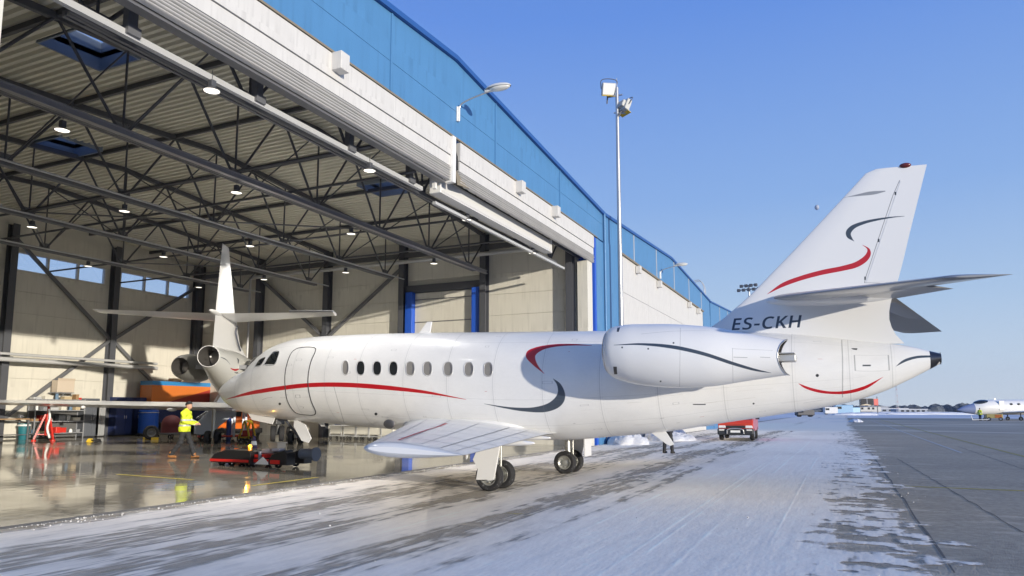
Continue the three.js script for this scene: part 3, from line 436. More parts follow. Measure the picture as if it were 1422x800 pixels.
{ const W = 2048, xs = [0.072, 0.118, 0.205, 0.262, 0.318, 0.39, 0.455, 0.52, 0.585, 0.655, 0.72, 0.79, 0.86, 0.915, 0.955];
  fctx.strokeStyle = 'rgba(120,122,124,0.34)'; fctx.lineWidth = 1.3; for (const u of xs) { fctx.beginPath(); fctx.moveTo(u * W, 0); fctx.lineTo(u * W, W); fctx.stroke(); }
  for (const v of [0.12, 0.205, 0.385, 0.44, 0.56, 0.615, 0.795, 0.88]) { fctx.beginPath(); fctx.moveTo(0.1 * W, v * W); fctx.lineTo(0.93 * W, v * W); fctx.stroke(); }
  fctx.fillStyle = 'rgba(120,122,124,0.3)'; for (const u of xs) for (const o of [-5, 5]) for (let y = 4; y < W; y += 9) fctx.fillRect(u * W + o, y, 1.6, 1.6);
  for (let i = 0; i < 46; i++) { const u = rr(0.1, 0.93), v = rr(0.08, 0.46), w = rr(8, 26), h = rr(6, 16); for (const k of [0, 1]) { const Y = (k ? v : 1 - v) * W; if (i % 3) { fctx.strokeStyle = 'rgba(110,112,116,0.4)'; fctx.strokeRect(u * W, Y, w, h); } else { fctx.fillStyle = i % 2 ? 'rgba(150,40,40,0.55)' : 'rgba(70,74,80,0.6)'; fctx.fillRect(u * W, Y, w * 0.4, 2.2); } } }
  for (let i = 0; i < 60; i++) { const u = rr(0.06, 0.96), v = rr(0.02, 0.2), l = rr(20, 120); fctx.strokeStyle = `rgba(128,120,108,${rr(0.05, 0.16)})`; fctx.lineWidth = rr(1, 4); for (const k of [0, 1]) { const Y = (k ? v : 1 - v) * W; fctx.beginPath(); fctx.moveTo(u * W, Y); fctx.lineTo(u * W + l, Y + rr(-3, 3)); fctx.stroke(); } } }
{ const img = fctx.getImageData(0, 0, 2048, 2048), d = img.data; for (let y = 0; y < 2048; y++) for (let x = 0; x < 2048; x++) { const n = 1 + 0.02 * (noise(x * 0.03, y * 0.016) - 0.5) + 0.012 * (noise(x * 0.13, y * 0.1) - 0.5), o = (y * 2048 + x) * 4; d[o] *= n; d[o + 1] *= n; d[o + 2] *= n; } fctx.putImageData(img, 0, 0); }
const ctex = (c) => { const t = new THREE.CanvasTexture(c); t.colorSpace = THREE.SRGBColorSpace; t.wrapS = t.wrapT = THREE.ClampToEdgeWrapping; return t; };
const paint = (t, o = {}) => new THREE.MeshPhysicalMaterial({ color: t ? lin(1) : lin(0.74, 0.74, 0.735), map: t ?? null, roughness: 0.34, clearcoat: 0.5, clearcoatRoughness: 0.12, ...o });
const wavy = tex(512, 512, (u, v, c) => { c[0] = c[1] = c[2] = 255 * (0.6 * wrapN(u, v, 5) + 0.4 * wrapN(u, v, 13)); }, false);
const jetWhite = paint(null), fuseM = paint(ctex(fc), { bumpMap: rep(wavy, 7, 4), bumpScale: 0.006 }), shadeGlass = new THREE.MeshPhysicalMaterial({ color: lin(0.24, 0.23, 0.215), roughness: 0.3, clearcoat: 1, clearcoatRoughness: 0.04 });
const cockpit = new THREE.MeshPhysicalMaterial({ color: lin(0.012, 0.015, 0.018), roughness: 0.06, clearcoat: 1, clearcoatRoughness: 0.03 });
J('fuselage', fuseG, fuseM);
// a patch that follows the fuselage: polygon in photograph pixels, lifted by h (both sides of the jet)
function skinPatch(poly, h, mirror, hitf = fuseHit, swapU = false) {
  const s = new THREE.ShapeGeometry(new THREE.Shape(poly.map(([a, b]) => new THREE.Vector2(a, b)))), p = s.attributes.position, uv = s.attributes.uv, n = [];
  // refine so that the patch bends with the skin
  let g = s.toNonIndexed(), tris = []; const q = g.attributes.position; for (let i = 0; i < q.count; i += 3) tris.push([0, 1, 2].map((k) => [q.getX(i + k), q.getY(i + k)]));
  for (let it = 0; it < 6; it++) { const out = []; let split = false; for (const t of tris) { const e = [0, 1, 2].map((k) => Math.hypot(t[k][0] - t[(k + 1) % 3][0], t[k][1] - t[(k + 1) % 3][1])), k = e.indexOf(Math.max(...e)); if (e[k] > 7) { const a = t[k], b = t[(k + 1) % 3], c = t[(k + 2) % 3], m = [(a[0] + b[0]) / 2, (a[1] + b[1]) / 2]; out.push([a, m, c], [m, b, c]); split = true; } else out.push(t); } tris = out; if (!split) break; }
  const pos = [], nor = [], uvs = [];
  for (const t of tris) { const hs = t.map(([a, b]) => hitf(a, b)); if (hs.some((x) => !x)) continue; for (const x of mirror ? hs : [hs[0], hs[2], hs[1]]) { const nn = x.normal ?? x.face.normal, sgn = mirror ? -1 : 1, pz = ZC + sgn * (x.point.z - ZC); const f = nn.clone(); if (f.dot(camera.position.clone().sub(x.point)) < 0) f.negate(); pos.push(x.point.x + f.x * h, x.point.y + f.y * h, pz + sgn * f.z * h); nor.push(f.x, f.y, sgn * f.z); uvs.push(mirror && swapU ? 1 - x.uv.x : x.uv.x, mirror && !swapU ? 1 - x.uv.y : x.uv.y); } }
  const o = new THREE.BufferGeometry(); o.setAttribute('position', new THREE.Float32BufferAttribute(pos, 3)); o.setAttribute('normal', new THREE.Float32BufferAttribute(nor, 3)); o.setAttribute('uv', new THREE.Float32BufferAttribute(uvs, 2)); return o;
}
function skinLine(poly, r, h, mirror, closed = true) { const pts = poly.map(([a, b]) => fuseHit(a, b)).filter(Boolean).map((x) => V(x.point.x, x.point.y, mirror ? 2 * ZC - x.point.z : x.point.z)); return new THREE.TubeGeometry(new THREE.CatmullRomCurve3(pts, closed), pts.length * 2, r, 5, closed); }
const oval = (cx, cy, a, b, n = 20) => Array.from({ length: n }, (_, k) => { const t = (k / n) * 2 * PI, c = Math.cos(t), s = Math.sin(t); return [cx + a * Math.sign(c) * Math.pow(Math.abs(c), 0.8), cy + b * Math.sign(s) * Math.pow(Math.abs(s), 0.8)]; });
const doorPx = dense(zD([[600, 172], [638, 141], [685, 130], [760, 128], [789, 138], [786, 165], [757, 230], [737, 310], [729, 400], [735, 470], [757, 560], [790, 640], [782, 660], [700, 661], [640, 649], [600, 612], [565, 545], [550, 450], [548, 350], [565, 255]]), 3);
for (const mir of [false, true]) {
  if (!mir) { const d = J('cabin_door', skinPatch(doorPx, 0.006, mir), fuseM); J('door_seal', skinLine(doorPx, 0.016, 0, mir), mat([0.03, 0.03, 0.033], 0.6), d); }
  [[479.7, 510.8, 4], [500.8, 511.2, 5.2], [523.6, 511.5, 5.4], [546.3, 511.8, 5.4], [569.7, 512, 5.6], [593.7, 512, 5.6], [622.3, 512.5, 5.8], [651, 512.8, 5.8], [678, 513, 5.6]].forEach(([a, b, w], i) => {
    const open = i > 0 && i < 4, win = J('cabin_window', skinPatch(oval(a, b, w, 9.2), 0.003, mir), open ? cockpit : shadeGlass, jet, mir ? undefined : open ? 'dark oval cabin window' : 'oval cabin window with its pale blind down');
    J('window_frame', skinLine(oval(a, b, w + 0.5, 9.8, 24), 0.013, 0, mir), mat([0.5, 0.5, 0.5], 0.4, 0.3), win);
    if (!open) J('painted_rim_shade', skinPatch([[a + w * 0.35, b - 7.6], [a + w * 0.8, b - 5], [a + w * 0.95, b], [a + w * 0.8, b + 5.5], [a + w * 0.35, b + 8], [a + w * 0.6, b]], 0.006, mir), mat([0.13, 0.13, 0.14], 0.4), win);  // dark crescent: shading along the window rim, painted as colour
  });
  for (const poly of [[[367.2, 506], [374, 495], [379.5, 489], [387.6, 488.2], [385.6, 497.6], [381.4, 506.2]], [[354.6, 508.8], [357.5, 503], [361.5, 498.8], [369, 496.4], [362.5, 507]]]) { const w = J('windscreen', skinPatch(poly, 0.006, mir), cockpit); J('screen_frame', skinLine(dense(poly, 3), 0.014, 0, mir), mat([0.35, 0.36, 0.37], 0.45), w); }
}
J('tail_cone', [grid(6, 40, (a, b) => { const x = fx1 - 0.19 + 0.195 * a; const p = body(Math.min(x, fx1), b * 2 * PI); const k = 1.012; return [x, (fTop(x) + fBot(x)) / 2 + (p[1] - (fTop(x) + fBot(x)) / 2) * k, ZC + (p[2] - ZC) * k]; }), new THREE.CircleGeometry(0.13, 24).rotateY(PI / 2).translate(fx1 + 0.002, (fTop(fx1) + fBot(fx1)) / 2, ZC)], mat([0.12, 0.12, 0.13], 0.28, 0.9), jet, 'dark metal tail cone with the exhaust');
// ---- aerofoil lofts
const foil = (t) => { const x = t < 0.5 ? 1 - 2 * t : 2 * t - 1, s = t < 0.5 ? 1 : -1, xx = x * x; return [xx, s * (1.4845 * x - 0.63 * xx - 1.758 * xx ** 2 + 1.4215 * xx ** 3 - 0.5075 * xx ** 4)]; }; // chord fraction, half thickness / (thickness)
// stations: [spanPosition {le:V, te:V, th}] ; the section's thickness direction is n
function wingLoft(st, n, seg = 40, uvf, flat = false) {
  const c0 = 0, c1 = 1;
  const rows = []; for (let i = 0; i < st.length - 1; i++) { const k = st[i].k ?? 4; for (let j = 0; j < k; j++) rows.push([st[i], st[i + 1], j / k]); } rows.push([st[st.length - 2], st[st.length - 1], 1]);
  const N = rows.length - 1;
  const g = grid(N, seg, (a, b) => { const [A, B, t] = rows[Math.round(a * N)], le = A.le.clone().lerp(B.le, t), te = A.te.clone().lerp(B.te, t), th = lerp(A.th, B.th, t); let [c, y] = foil(b); const cc = clamp(c, c0, c1); if (flat) y = Math.sign(y) * 0.5 * (c < 0.25 ? Math.sqrt(1 - ((0.25 - c) / 0.25) ** 2) : 1 - 0.9 * (c - 0.25) / 0.75); if (cc !== c) { const m = Math.sqrt(cc); y = Math.sign(y) * (1.4845 * m - 0.63 * cc - 1.758 * cc ** 2 + 1.4215 * cc ** 3 - 0.5075 * cc ** 4) * (c < c0 ? Math.max(0, 1 - (c0 - c) / 0.02) : Math.max(0, 1 - (c - c1) / 0.02)); } const p = le.clone().lerp(te, cc).addScaledVector(n, y * th); return [p.x, p.y, p.z, ...(uvf ? uvf(p, b) : [cc, b])]; }, false);
  return g;
}
function capped(g, seg, rowsN) { return g; }
function endCap(g, seg, last) { const p = g.attributes.position, n = seg + 1, o = last ? (p.count - n) : 0, pos = [], c = V(0, 0, 0); for (let i = 0; i < seg; i++) c.add(V(p.getX(o + i), p.getY(o + i), p.getZ(o + i))); c.multiplyScalar(1 / seg); for (let i = 0; i < seg; i++) { pos.push(c.x, c.y, c.z, p.getX(o + i), p.getY(o + i), p.getZ(o + i), p.getX(o + i + 1), p.getY(o + i + 1), p.getZ(o + i + 1)); } const q = new THREE.BufferGeometry(); q.setAttribute('position', new THREE.Float32BufferAttribute(pos, 3)); q.computeVertexNormals(); return clean(q); }
// ---- fin, with the registration and the ribbon painted on
const finLE = pchip([[978, 460], [1000, 446], [1022, 427.5], [1038, 413.5], [1075, 376], [1112.5, 337], [1150, 297], [1172.5, 273], [1202, 241]].map(([a, b]) => { const p = onZ(a, b, ZC); return [p.y, p.x]; }).sort((a, b) => a[0] - b[0]));
const finTE = pchip([[1258, 479], [1240, 459], [1234.5, 440], [1235.5, 428], [1238, 416], [1246, 393], [1266, 313], [1287, 229]].map(([a, b]) => { const p = onZ(a, b, ZC); return [p.y, p.x]; }).sort((a, b) => a[0] - b[0]));
const fy0 = 3.0, fyTop = onZ(1202, 241, ZC).y, fy1 = onZ(1287, 229, ZC).y, bx0 = onZ(975, 459, ZC).x, bx1 = onZ(1290, 229, ZC).x;
const finUV = (p, b) => { const u = (p.x - bx0) / (bx1 - bx0); return [b < 0.5 ? u * 0.5 : 0.5 + (1 - u) * 0.5, (p.y - fy0) / (fy1 - fy0)]; };
const finSt = []; for (let i = 0; i <= 22; i++) { const t = i / 22, y = lerp(3.05, fyTop, t), yt = i === 22 ? fy1 : y; finSt.push({ le: V(finLE(y), y, ZC), te: V(finTE(y + (fy1 - 0.03 - fyTop) * sstep(0.7, 1, t)), y + (fy1 - 0.03 - fyTop) * sstep(0.7, 1, t), ZC), th: y < 4.2 ? lerp(0.34, 0.1, sstep(3.2, 4.2, y)) : lerp(0.1, 0.05, (y - 4.2) / 2.4), k: 1 }); }
{ const e = finSt[22], tl = onZ(1216, 235, ZC); finSt.push({ le: V(tl.x, tl.y, ZC), te: V(e.te.x + 0.01, fy1 + 0.01, ZC), th: 0.045, k: 1 }); }
const finG = wingLoft(finSt, V(0, 0, 1), 48, finUV, true), finHit = probe(finG.clone());
const [nc, nctx] = paintCanvas(2048, 1024, '#e0e0df');
const N_ = (poly, col, l = 0) => { const uv = poly.map(([a, b]) => finHit(a, b)?.uv).filter(Boolean); for (const k of [0, 1]) { nctx.beginPath(); uv.forEach((p, i) => { const X = (k ? 1 - p.x : p.x) * 2048, Y = (1 - p.y) * 1024; i ? nctx.lineTo(X, Y) : nctx.moveTo(X, Y); }); if (l) { nctx.strokeStyle = col; nctx.lineWidth = l; nctx.stroke(); } else { nctx.closePath(); nctx.fillStyle = col; nctx.fill(); } } };
N_(lens(zE([[175, 555], [230, 515], [300, 488], [380, 466], [450, 452], [505, 435], [540, 408], [545, 390], [527, 374]]), zE([[528, 374], [553, 388], [558, 408], [545, 432], [508, 456], [452, 470], [380, 484], [300, 505], [230, 530], [175, 556]])), RED);
N_(lens(zE([[497, 361], [470, 345], [466, 325], [482, 305], [520, 289], [580, 276], [640, 269], [683, 267]]), zE([[683, 268], [640, 273], [585, 283], [535, 296], [498, 313], [484, 332], [490, 350], [497, 361]])), SLATE);
N_(zE([[665, 134], [640, 190], [600, 310], [537, 500], [535, 514], [655, 516]]), 'rgba(80,82,86,0.75)', 2.4); N_(zE([[665, 134], [755, 131]]), 'rgba(80,82,86,0.75)', 2.4);
for (const [a, b] of [[649, 183], [587, 357], [537, 497]]) N_(zE([[a - 3, b - 6], [a + 3, b - 6], [a + 3, b + 6], [a - 3, b + 6]]), '#3a3d40');
N_(lens(zE([[458, 199], [510, 186], [555, 176], [612, 173]]), zE([[612, 176], [570, 187], [520, 192], [470, 197], [458, 200]])), '#8d9094');
{ // registration: letters fitted to their place, on both sides reading forwards
  const a = finHit(1014, 458.5)?.uv, b = finHit(1118, 458.5)?.uv, t = finHit(1065, 440)?.uv;
  if (a && b && t) for (const k of [0, 1]) {
    const x0 = (k ? 1 - b.x : a.x) * 2048, x1 = (k ? 1 - a.x : b.x) * 2048, yb = (1 - a.y) * 1024, h = (t.y - a.y) * 1024;
    nctx.save(); nctx.translate(x0, yb); nctx.transform(1, 0, -0.16, 1, 0, 0); nctx.fillStyle = INK; nctx.font = '100px sans-serif'; const s = 'ES-CKH'; nctx.letterSpacing = '6px'; const w = nctx.measureText(s).width, mh = 73; nctx.scale((x1 - x0) * 0.97 / w, h / mh); nctx.fillText(s, 0, 0); nctx.strokeStyle = INK; nctx.lineWidth = 3.5; nctx.strokeText(s, 0, 0); nctx.restore();
  }
}
const finM = paint(ctex(nc)), fin = J('fin', [finG], finM);
J('rudder', [skinPatch([[1250.5, 251], [1281, 250], [1246.5, 390], [1203, 391.5]], 0.004, false, finHit, true), skinPatch([[1250.5, 251], [1281, 250], [1246.5, 390], [1203, 391.5]], 0.004, true, finHit, true)], finM, fin);
J('fin_beacon', [new THREE.SphereGeometry(0.07, 16, 10).scale(1.6, 0.8, 1).translate(onZ(1257, 230, ZC).x, onZ(1257, 230, ZC).y, ZC)], mat([0.12, 0.02, 0.02], 0.2), fin, 'small dark red beacon on top of the fin');
// ---- tailplane (drooping) with elevators
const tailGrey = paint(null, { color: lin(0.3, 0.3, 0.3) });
for (const s of [1, -1]) {
  const root = 0.12, tip = 4.1, st = (c) => [{ le: V(-1.25, 4.13, ZC + s * root), te: V(1.0, 4.1, ZC + s * root), th: 0.19, k: 8 }, { le: V(1.42, 3.68, ZC + s * tip), te: V(2.32, 3.66, ZC + s * tip), th: 0.075, k: 1 }, { le: V(1.62, 3.67, ZC + s * (tip + 0.06)), te: V(2.33, 3.655, ZC + s * (tip + 0.06)), th: 0.03 }];
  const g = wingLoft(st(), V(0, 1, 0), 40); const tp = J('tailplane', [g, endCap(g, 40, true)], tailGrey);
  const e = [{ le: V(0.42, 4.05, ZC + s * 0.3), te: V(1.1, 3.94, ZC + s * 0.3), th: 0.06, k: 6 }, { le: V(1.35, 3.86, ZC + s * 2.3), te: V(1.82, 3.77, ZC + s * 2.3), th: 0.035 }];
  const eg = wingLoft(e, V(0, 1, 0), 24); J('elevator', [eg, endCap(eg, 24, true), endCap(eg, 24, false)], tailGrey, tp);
}
J('tail_fairing', [new THREE.SphereGeometry(1, 32, 20).scale(1.35, 0.17, 0.25).translate(-0.1, 4.07, ZC)], jetWhite);
// ---- engines on pylons
const ZN = ZC + 1.95;
const nx0 = onZ(837, 487, ZN + 0.45).x, nx1 = onZ(1091, 495, ZN).x, nacC = pchip([[nx0, onZ(837, 487, ZN + 0.45).y], [nx0 + 1.0, (onZ(900, 450.5, ZN).y + onZ(900, 538, ZN).y) / 2], [nx1, (onZ(1090, 473, ZN).y + onZ(1090, 520, ZN).y) / 2]]);
const nacR = pchip([[nx0, 0.44], [nx0 + 0.05, 0.5], [nx0 + 0.2, 0.565], [nx0 + 0.6, 0.625], [nx0 + 1.2, 0.645], [nx0 + 2.0, 0.6], [nx0 + 2.8, 0.46], [nx1, 0.34]]);
const nT = (x) => nacC(x) + nacR(x), nB = (x) => nacC(x) - nacR(x);
const [ec, ectx] = paintCanvas(1024, 1024, '#e0e0df');
const nacFn = (x, ph, k = 1, s = 1) => { const t = nT(x), b = nB(x), c = (t + b) / 2, h = (t - b) / 2; return [x, c - Math.cos(ph) * h * k, ZC + s * (1.95 + Math.sin(ph) * h * 0.98 * k)]; };
const nacEnd = (b) => nx1 + 0.05 - 0.17 * Math.pow(Math.abs(Math.sin(b * 2 * PI)), 1.5), nacG = (s) => grid(48, 56, (a, b) => { const x = nx0 + (nacEnd(b) - nx0) * Math.pow(a, 1.35); const p = nacFn(x, b * 2 * PI, 1, s); return [...p, (x - nx0) / (nx1 - nx0), b]; });
{ const g = nacG(1), hf = probe(g); const D = (p, c, l) => drawOn(ectx, ec, hf, p, c, false, l);
  D(lens(zC([[92, 168], [200, 161], [330, 170], [450, 197], [560, 234], [650, 262], [714, 278]]), zC([[714, 279], [650, 271], [560, 247], [450, 211], [330, 184], [200, 169], [92, 169]])), SLATE);
  for (const l of [[[355, 100], [352, 345]], [[561, 180], [563, 318]]]) D(dense(zC(l), 10, false), seam, 1.6);
  D(zC([[561, 183], [720, 190]]), seam, 1.4); D(zC([[565, 216], [620, 218]]), '#55585c', 2); D(zC([[670, 216], [710, 218]]), '#55585c', 2);
  D(zC([[90, 254], [104, 254], [106, 284], [94, 284]]), '#3a3c3e'); D(zC([[106, 100], [118, 98], [112, 116], [104, 116]]), '#3a3c3e'); for (const [a, b] of [[328, 160], [277, 312], [125, 178], [228, 183]]) D(zC([[a - 3, b - 3], [a + 3, b - 3], [a + 3, b + 3], [a - 3, b + 3]]), '#44474a');
  D(zC([[640, 112], [470, 112], [200, 125]]), seam, 1.2); }
const nacM = paint(ctex(ec), { bumpMap: rep(wavy, 2, 2), bumpScale: 0.004 }), metal = mat([0.55, 0.55, 0.56], 0.25, 0.9), sooty = mat([0.2, 0.19, 0.18], 0.5, 0.6);
for (const s of [1, -1]) {
  const cy = (nT(nx0 + 0.05) + nB(nx0 + 0.05)) / 2, cz = ZC + s * 1.95, r1 = (nT(nx1) - nB(nx1)) / 2, cy1 = (nT(nx1) + nB(nx1)) / 2;
  const e = J('engine_nacelle', nacG(s), nacM);
  J('inlet', [grid(16, 40, (a, b) => { const x = nx0 + 0.03 + a * 0.9, k = lerp(0.39, 0.47, a) * 1; return [x, cy + 0.0 - Math.cos(b * 2 * PI) * k, cz + Math.sin(b * 2 * PI) * k]; })], mat([0.3, 0.3, 0.31], 0.4, 0.4), e);
  J('inlet_lip', [new THREE.TorusGeometry(0.415, 0.034, 14, 48).rotateY(PI / 2).translate(nx0 + 0.005, cy, cz)], metal, e);
  J('fan', [new THREE.CircleGeometry(0.47, 32).rotateY(-PI / 2).translate(nx0 + 0.9, cy, cz), new THREE.ConeGeometry(0.14, 0.3, 20).rotateZ(PI / 2).translate(nx0 + 0.75, cy, cz)], sooty, e);
  J('exhaust', [grid(6, 40, (a, b) => { const x = nacEnd(b) - 0.004 - 0.5 * a, k = nacR(x) * lerp(0.975, 0.75, a); return [x, cy1 - Math.cos(b * 2 * PI) * k, cz + Math.sin(b * 2 * PI) * k]; }), new THREE.CircleGeometry(r1 * 0.85, 30).rotateY(PI / 2).translate(nx1 - 0.48, cy1, cz)], sooty, e);
  J('exhaust_rim', [new THREE.TubeGeometry(new THREE.CatmullRomCurve3(Array.from({ length: 40 }, (_, k) => { const p = nacFn(nacEnd(k / 40), (k / 40) * 2 * PI, 0.99, s); return V(...p); }), true), 80, 0.013, 6, true)], metal, e);
  J('nozzle', [rbox(0.5, 0.14, 0.3, 0.03, nx1 - 0.06, cy1 - 0.02, cz), rbox(0.3, 0.02, 0.4, 0.006, nx1 + 0.02, cy1 + 0.07, cz)], mat([0.5, 0.5, 0.49], 0.35, 0.3), e);
  const pst = [{ le: V(nx0 + 1.0, cy - 0.02, ZC + s * 0.8), te: V(nx1 + 0.1, cy1 + 0.12, ZC + s * 0.8), th: 0.2, k: 3 }, { le: V(nx0 + 0.8, cy, ZC + s * 1.45), te: V(nx1 + 0.0, cy1 + 0.1, ZC + s * 1.45), th: 0.18 }];
  J('pylon', wingLoft(pst, V(0, 1, 0), 30), jetWhite, e);
}
// ---- wings, flaps, fairing
for (const s of [1, -1]) {
  const rl = onZ(566, 586, ZC + 1.15), tl = onZ(497.5, 622.5, ZC + 9.15), tt = onZ(640, 632.5, ZC + 9.15);
  const zz = (d) => ZC + s * d;
  const st = [{ le: V(rl.x - 0.75, rl.y - 0.1, zz(0.3)), te: V(-6.1, 1.16, zz(0.3)), th: 0.52, k: 3 }, { le: V(rl.x, rl.y - 0.12, zz(1.2)), te: V(-6.15, 1.16, zz(1.2)), th: 0.46, k: 6 }, { le: V(lerp(rl.x, tl.x, 0.38), lerp(rl.y - 0.12, tl.y, 0.38), zz(4.2)), te: V(-5.35, 1.17, zz(4.2)), th: 0.3, k: 8 }, { le: V(tl.x, tl.y, zz(9.0)), te: V(tt.x, tt.y, zz(9.0)), th: 0.19, k: 1 }, { le: V(tl.x + 0.03, tl.y, zz(9.08)), te: V(tt.x, tt.y, zz(9.08)), th: 0.15, k: 1 }, { le: V(tl.x + 0.12, tl.y, zz(9.12)), te: V(tt.x, tt.y, zz(9.12)), th: 0.07, k: 1 }];
  const g = wingLoft(st, V(0, 1, 0), 56), w = J('wing', [g, endCap(g, 56, true)], jetWhite);
  const on = (f, c) => { const A = f < 4.2 ? st[1] : st[2], B = f < 4.2 ? st[2] : st[3], t = f < 4.2 ? (f - 1.2) / 3 : (f - 4.2) / 4.8, le = A.le.clone().lerp(B.le, t), te = A.te.clone().lerp(B.te, t), th = lerp(A.th, B.th, t), m = Math.sqrt(c); return le.lerp(te, c).add(V(0, (1.4845 * m - 0.63 * c - 1.758 * c * c + 1.4215 * c ** 3 - 0.5075 * c ** 4) * th + 0.004, 0)); };
  const strip = (l, wd, m, n) => { const pos = []; const P = l.map(([f, c]) => [on(f, c - wd), on(f, c + wd)]); for (let i = 0; i < P.length - 1; i++) { const [a, b] = P[i], [c, d] = P[i + 1]; pos.push(...a.toArray(), ...b.toArray(), ...c.toArray(), ...b.toArray(), ...d.toArray(), ...c.toArray()); } const q = new THREE.BufferGeometry(); q.setAttribute('position', new THREE.Float32BufferAttribute(pos, 3)); q.computeVertexNormals(); return J(n, [clean(q)], m, w); };
  const lin_ = (f0, f1, c0, c1, n = 12) => Array.from({ length: n + 1 }, (_, k) => [lerp(f0, f1, k / n), lerp(c0, c1, k / n)]);
  strip(lin_(1.4, 8.9, 0.76, 0.74, 24), 0.0045, mat([0.2, 0.2, 0.21], 0.6), 'flap_gap'); strip(lin_(1.3, 8.9, 0.16, 0.17, 24), 0.003, mat([0.35, 0.35, 0.36], 0.6), 'slat_gap');
  for (const c of [0.34, 0.55, 0.88]) strip(lin_(1.4, 8.9, c, c, 24), 0.0035, mat([0.34, 0.34, 0.35], 0.6), 'panel_gap');
  for (const f of [1.9, 3.1, 4.3, 5.6, 6.9, 8.1]) { const P = Array.from({ length: 13 }, (_, k) => [on(f, lerp(0.17, 0.98, k / 12)), on(f + 0.03, lerp(0.17, 0.98, k / 12))]), pos = []; for (let i = 0; i < 12; i++) { const [a, b] = P[i], [c, d] = P[i + 1]; pos.push(...a.toArray(), ...b.toArray(), ...c.toArray(), ...b.toArray(), ...d.toArray(), ...c.toArray()); } const q = new THREE.BufferGeometry(); q.setAttribute('position', new THREE.Float32BufferAttribute(pos, 3)); q.computeVertexNormals(); J('panel_gap', [clean(q)], mat([0.36, 0.36, 0.37], 0.6), w); }
  strip(lin_(8.7, 3.0, 0.3, 0.36, 20), 0.011, mat([0.5, 0.03, 0.05], 0.5), 'walkway_stripe');
  for (const f of [1.9, 4.4]) { const a = on(f, 0.55), b = on(f, 0.99); J('flap_track_fairing', [new THREE.SphereGeometry(1, 16, 10).scale((b.x - a.x) * 0.5, 0.06, 0.07).translate((a.x + b.x) / 2 + 0.25, Math.min(a.y, b.y) - 0.07, a.z)], jetWhite, w); }
  J('wingtip_light', [rbox(0.24, 0.05, 0.03, 0.012, tl.x + 0.3, tl.y + 0.005, zz(9.1))], mat([0.12, 0.14, 0.12], 0.2), w);
}
J('wing_fairing', [new THREE.SphereGeometry(1, 48, 28).scale(2.2, 0.34, 1.1).translate(-8.4, 1.3, ZC)], jetWhite);
J('air_scoop', [new THREE.SphereGeometry(1, 24, 14).scale(0.3, 0.12, 0.05).rotateY(-0.5).translate(onZ(538, 589, ZC + 1.05).x, onZ(538, 589, ZC + 1.05).y, ZC + 0.98)], mat([0.14, 0.14, 0.15], 0.5));
// ---- landing gear
const tyre = (r, w) => lathe([[r * 0.6, -w * 0.42], [r * 0.82, -w * 0.5], [r * 0.94, -w * 0.44], [r, -w * 0.26], [r * 1.0, -w * 0.14], [r * 0.985, -w * 0.12], [r, -w * 0.1], [r, w * 0.1], [r * 0.985, w * 0.12], [r, w * 0.14], [r, w * 0.26], [r * 0.94, w * 0.44], [r * 0.82, w * 0.5], [r * 0.6, w * 0.42]], 36).rotateX(PI / 2);
const rimG = (r, w) => [lathe([[0.02, -w * 0.2], [r * 0.22, -w * 0.24], [r * 0.26, -w * 0.1], [r * 0.46, -w * 0.14], [r * 0.52, -w * 0.34], [r * 0.62, -w * 0.44], [r * 0.62, w * 0.44], [r * 0.52, w * 0.34], [r * 0.46, w * 0.14], [r * 0.26, w * 0.1], [r * 0.22, w * 0.24], [0.02, w * 0.2]], 28).rotateX(PI / 2), ...Array.from({ length: 8 }, (_, k) => cyl(r * 0.05, r * 0.05, w * 0.5, 0, 0, 0, 8).rotateX(PI / 2).translate(r * 0.36 * Math.cos(k * PI / 4), r * 0.36 * Math.sin(k * PI / 4), 0))];
const alu = mat([0.5, 0.5, 0.47], 0.35, 0.7), snowyTyre = mat(1, 0.85, 0, { map: tex(256, 256, (u, v, c) => { const s = sstep(0.7, 0.8, fbm(u * 40, v * 14, 3)), k = lerp(38, 120, s * 0.7); c[0] = k; c[1] = k; c[2] = k + 2; }) });
const wheel = (parent, x, y, z, r, w) => { J('tyre', tyre(r, w).translate(x, y, z), snowyTyre, parent); J('rim', rimG(r, w).map((g) => g.translate(x, y, z)), alu, parent); };
for (const s of [1, -1]) {
  const gx = -6.9, gz = ZC + s * 2.28, gr = new THREE.Group(); gr.name = 'main_gear'; jet.add(gr);
  for (const d of [-0.3, 0.3]) wheel(gr, gx, 0.305, gz + d, 0.305, 0.22);
  J('strut', [bar(V(gx, 0.3, gz), V(gx - 0.05, 1.3, gz), 0.075, 16), bar(V(gx, 0.3, gz - 0.34), V(gx, 0.3, gz + 0.34), 0.05, 12), bar(V(gx + 0.12, 0.5, gz), V(gx + 0.12, 1.25, gz), 0.025, 8), bar(V(gx, 0.95, gz), V(gx - 0.1, 1.25, gz - s * 0.8), 0.04, 8)], alu, gr);
  const zp = ZC + s * 2.73; const dp = zoomed(640, 600, 7.9)([[205, 150], [428, 150], [402, 300], [362, 520], [345, 528], [300, 530], [285, 520], [172, 522], [192, 400], [137, 300]]).map(([a, b]) => { const p = onZ(a, b, ZC + 2.73); return [p.x, p.y]; });
  J('gear_door', [slab(dp, 0.03, 0.006).translate(0, 0, zp - 0.015)], jetWhite, gr);
  if (s < 0) J('inner_door', [bx(gx + 0.42, gx + 0.45, 0.45, 1.2, gz - 0.05, gz - 0.6)], jetWhite, gr);
}
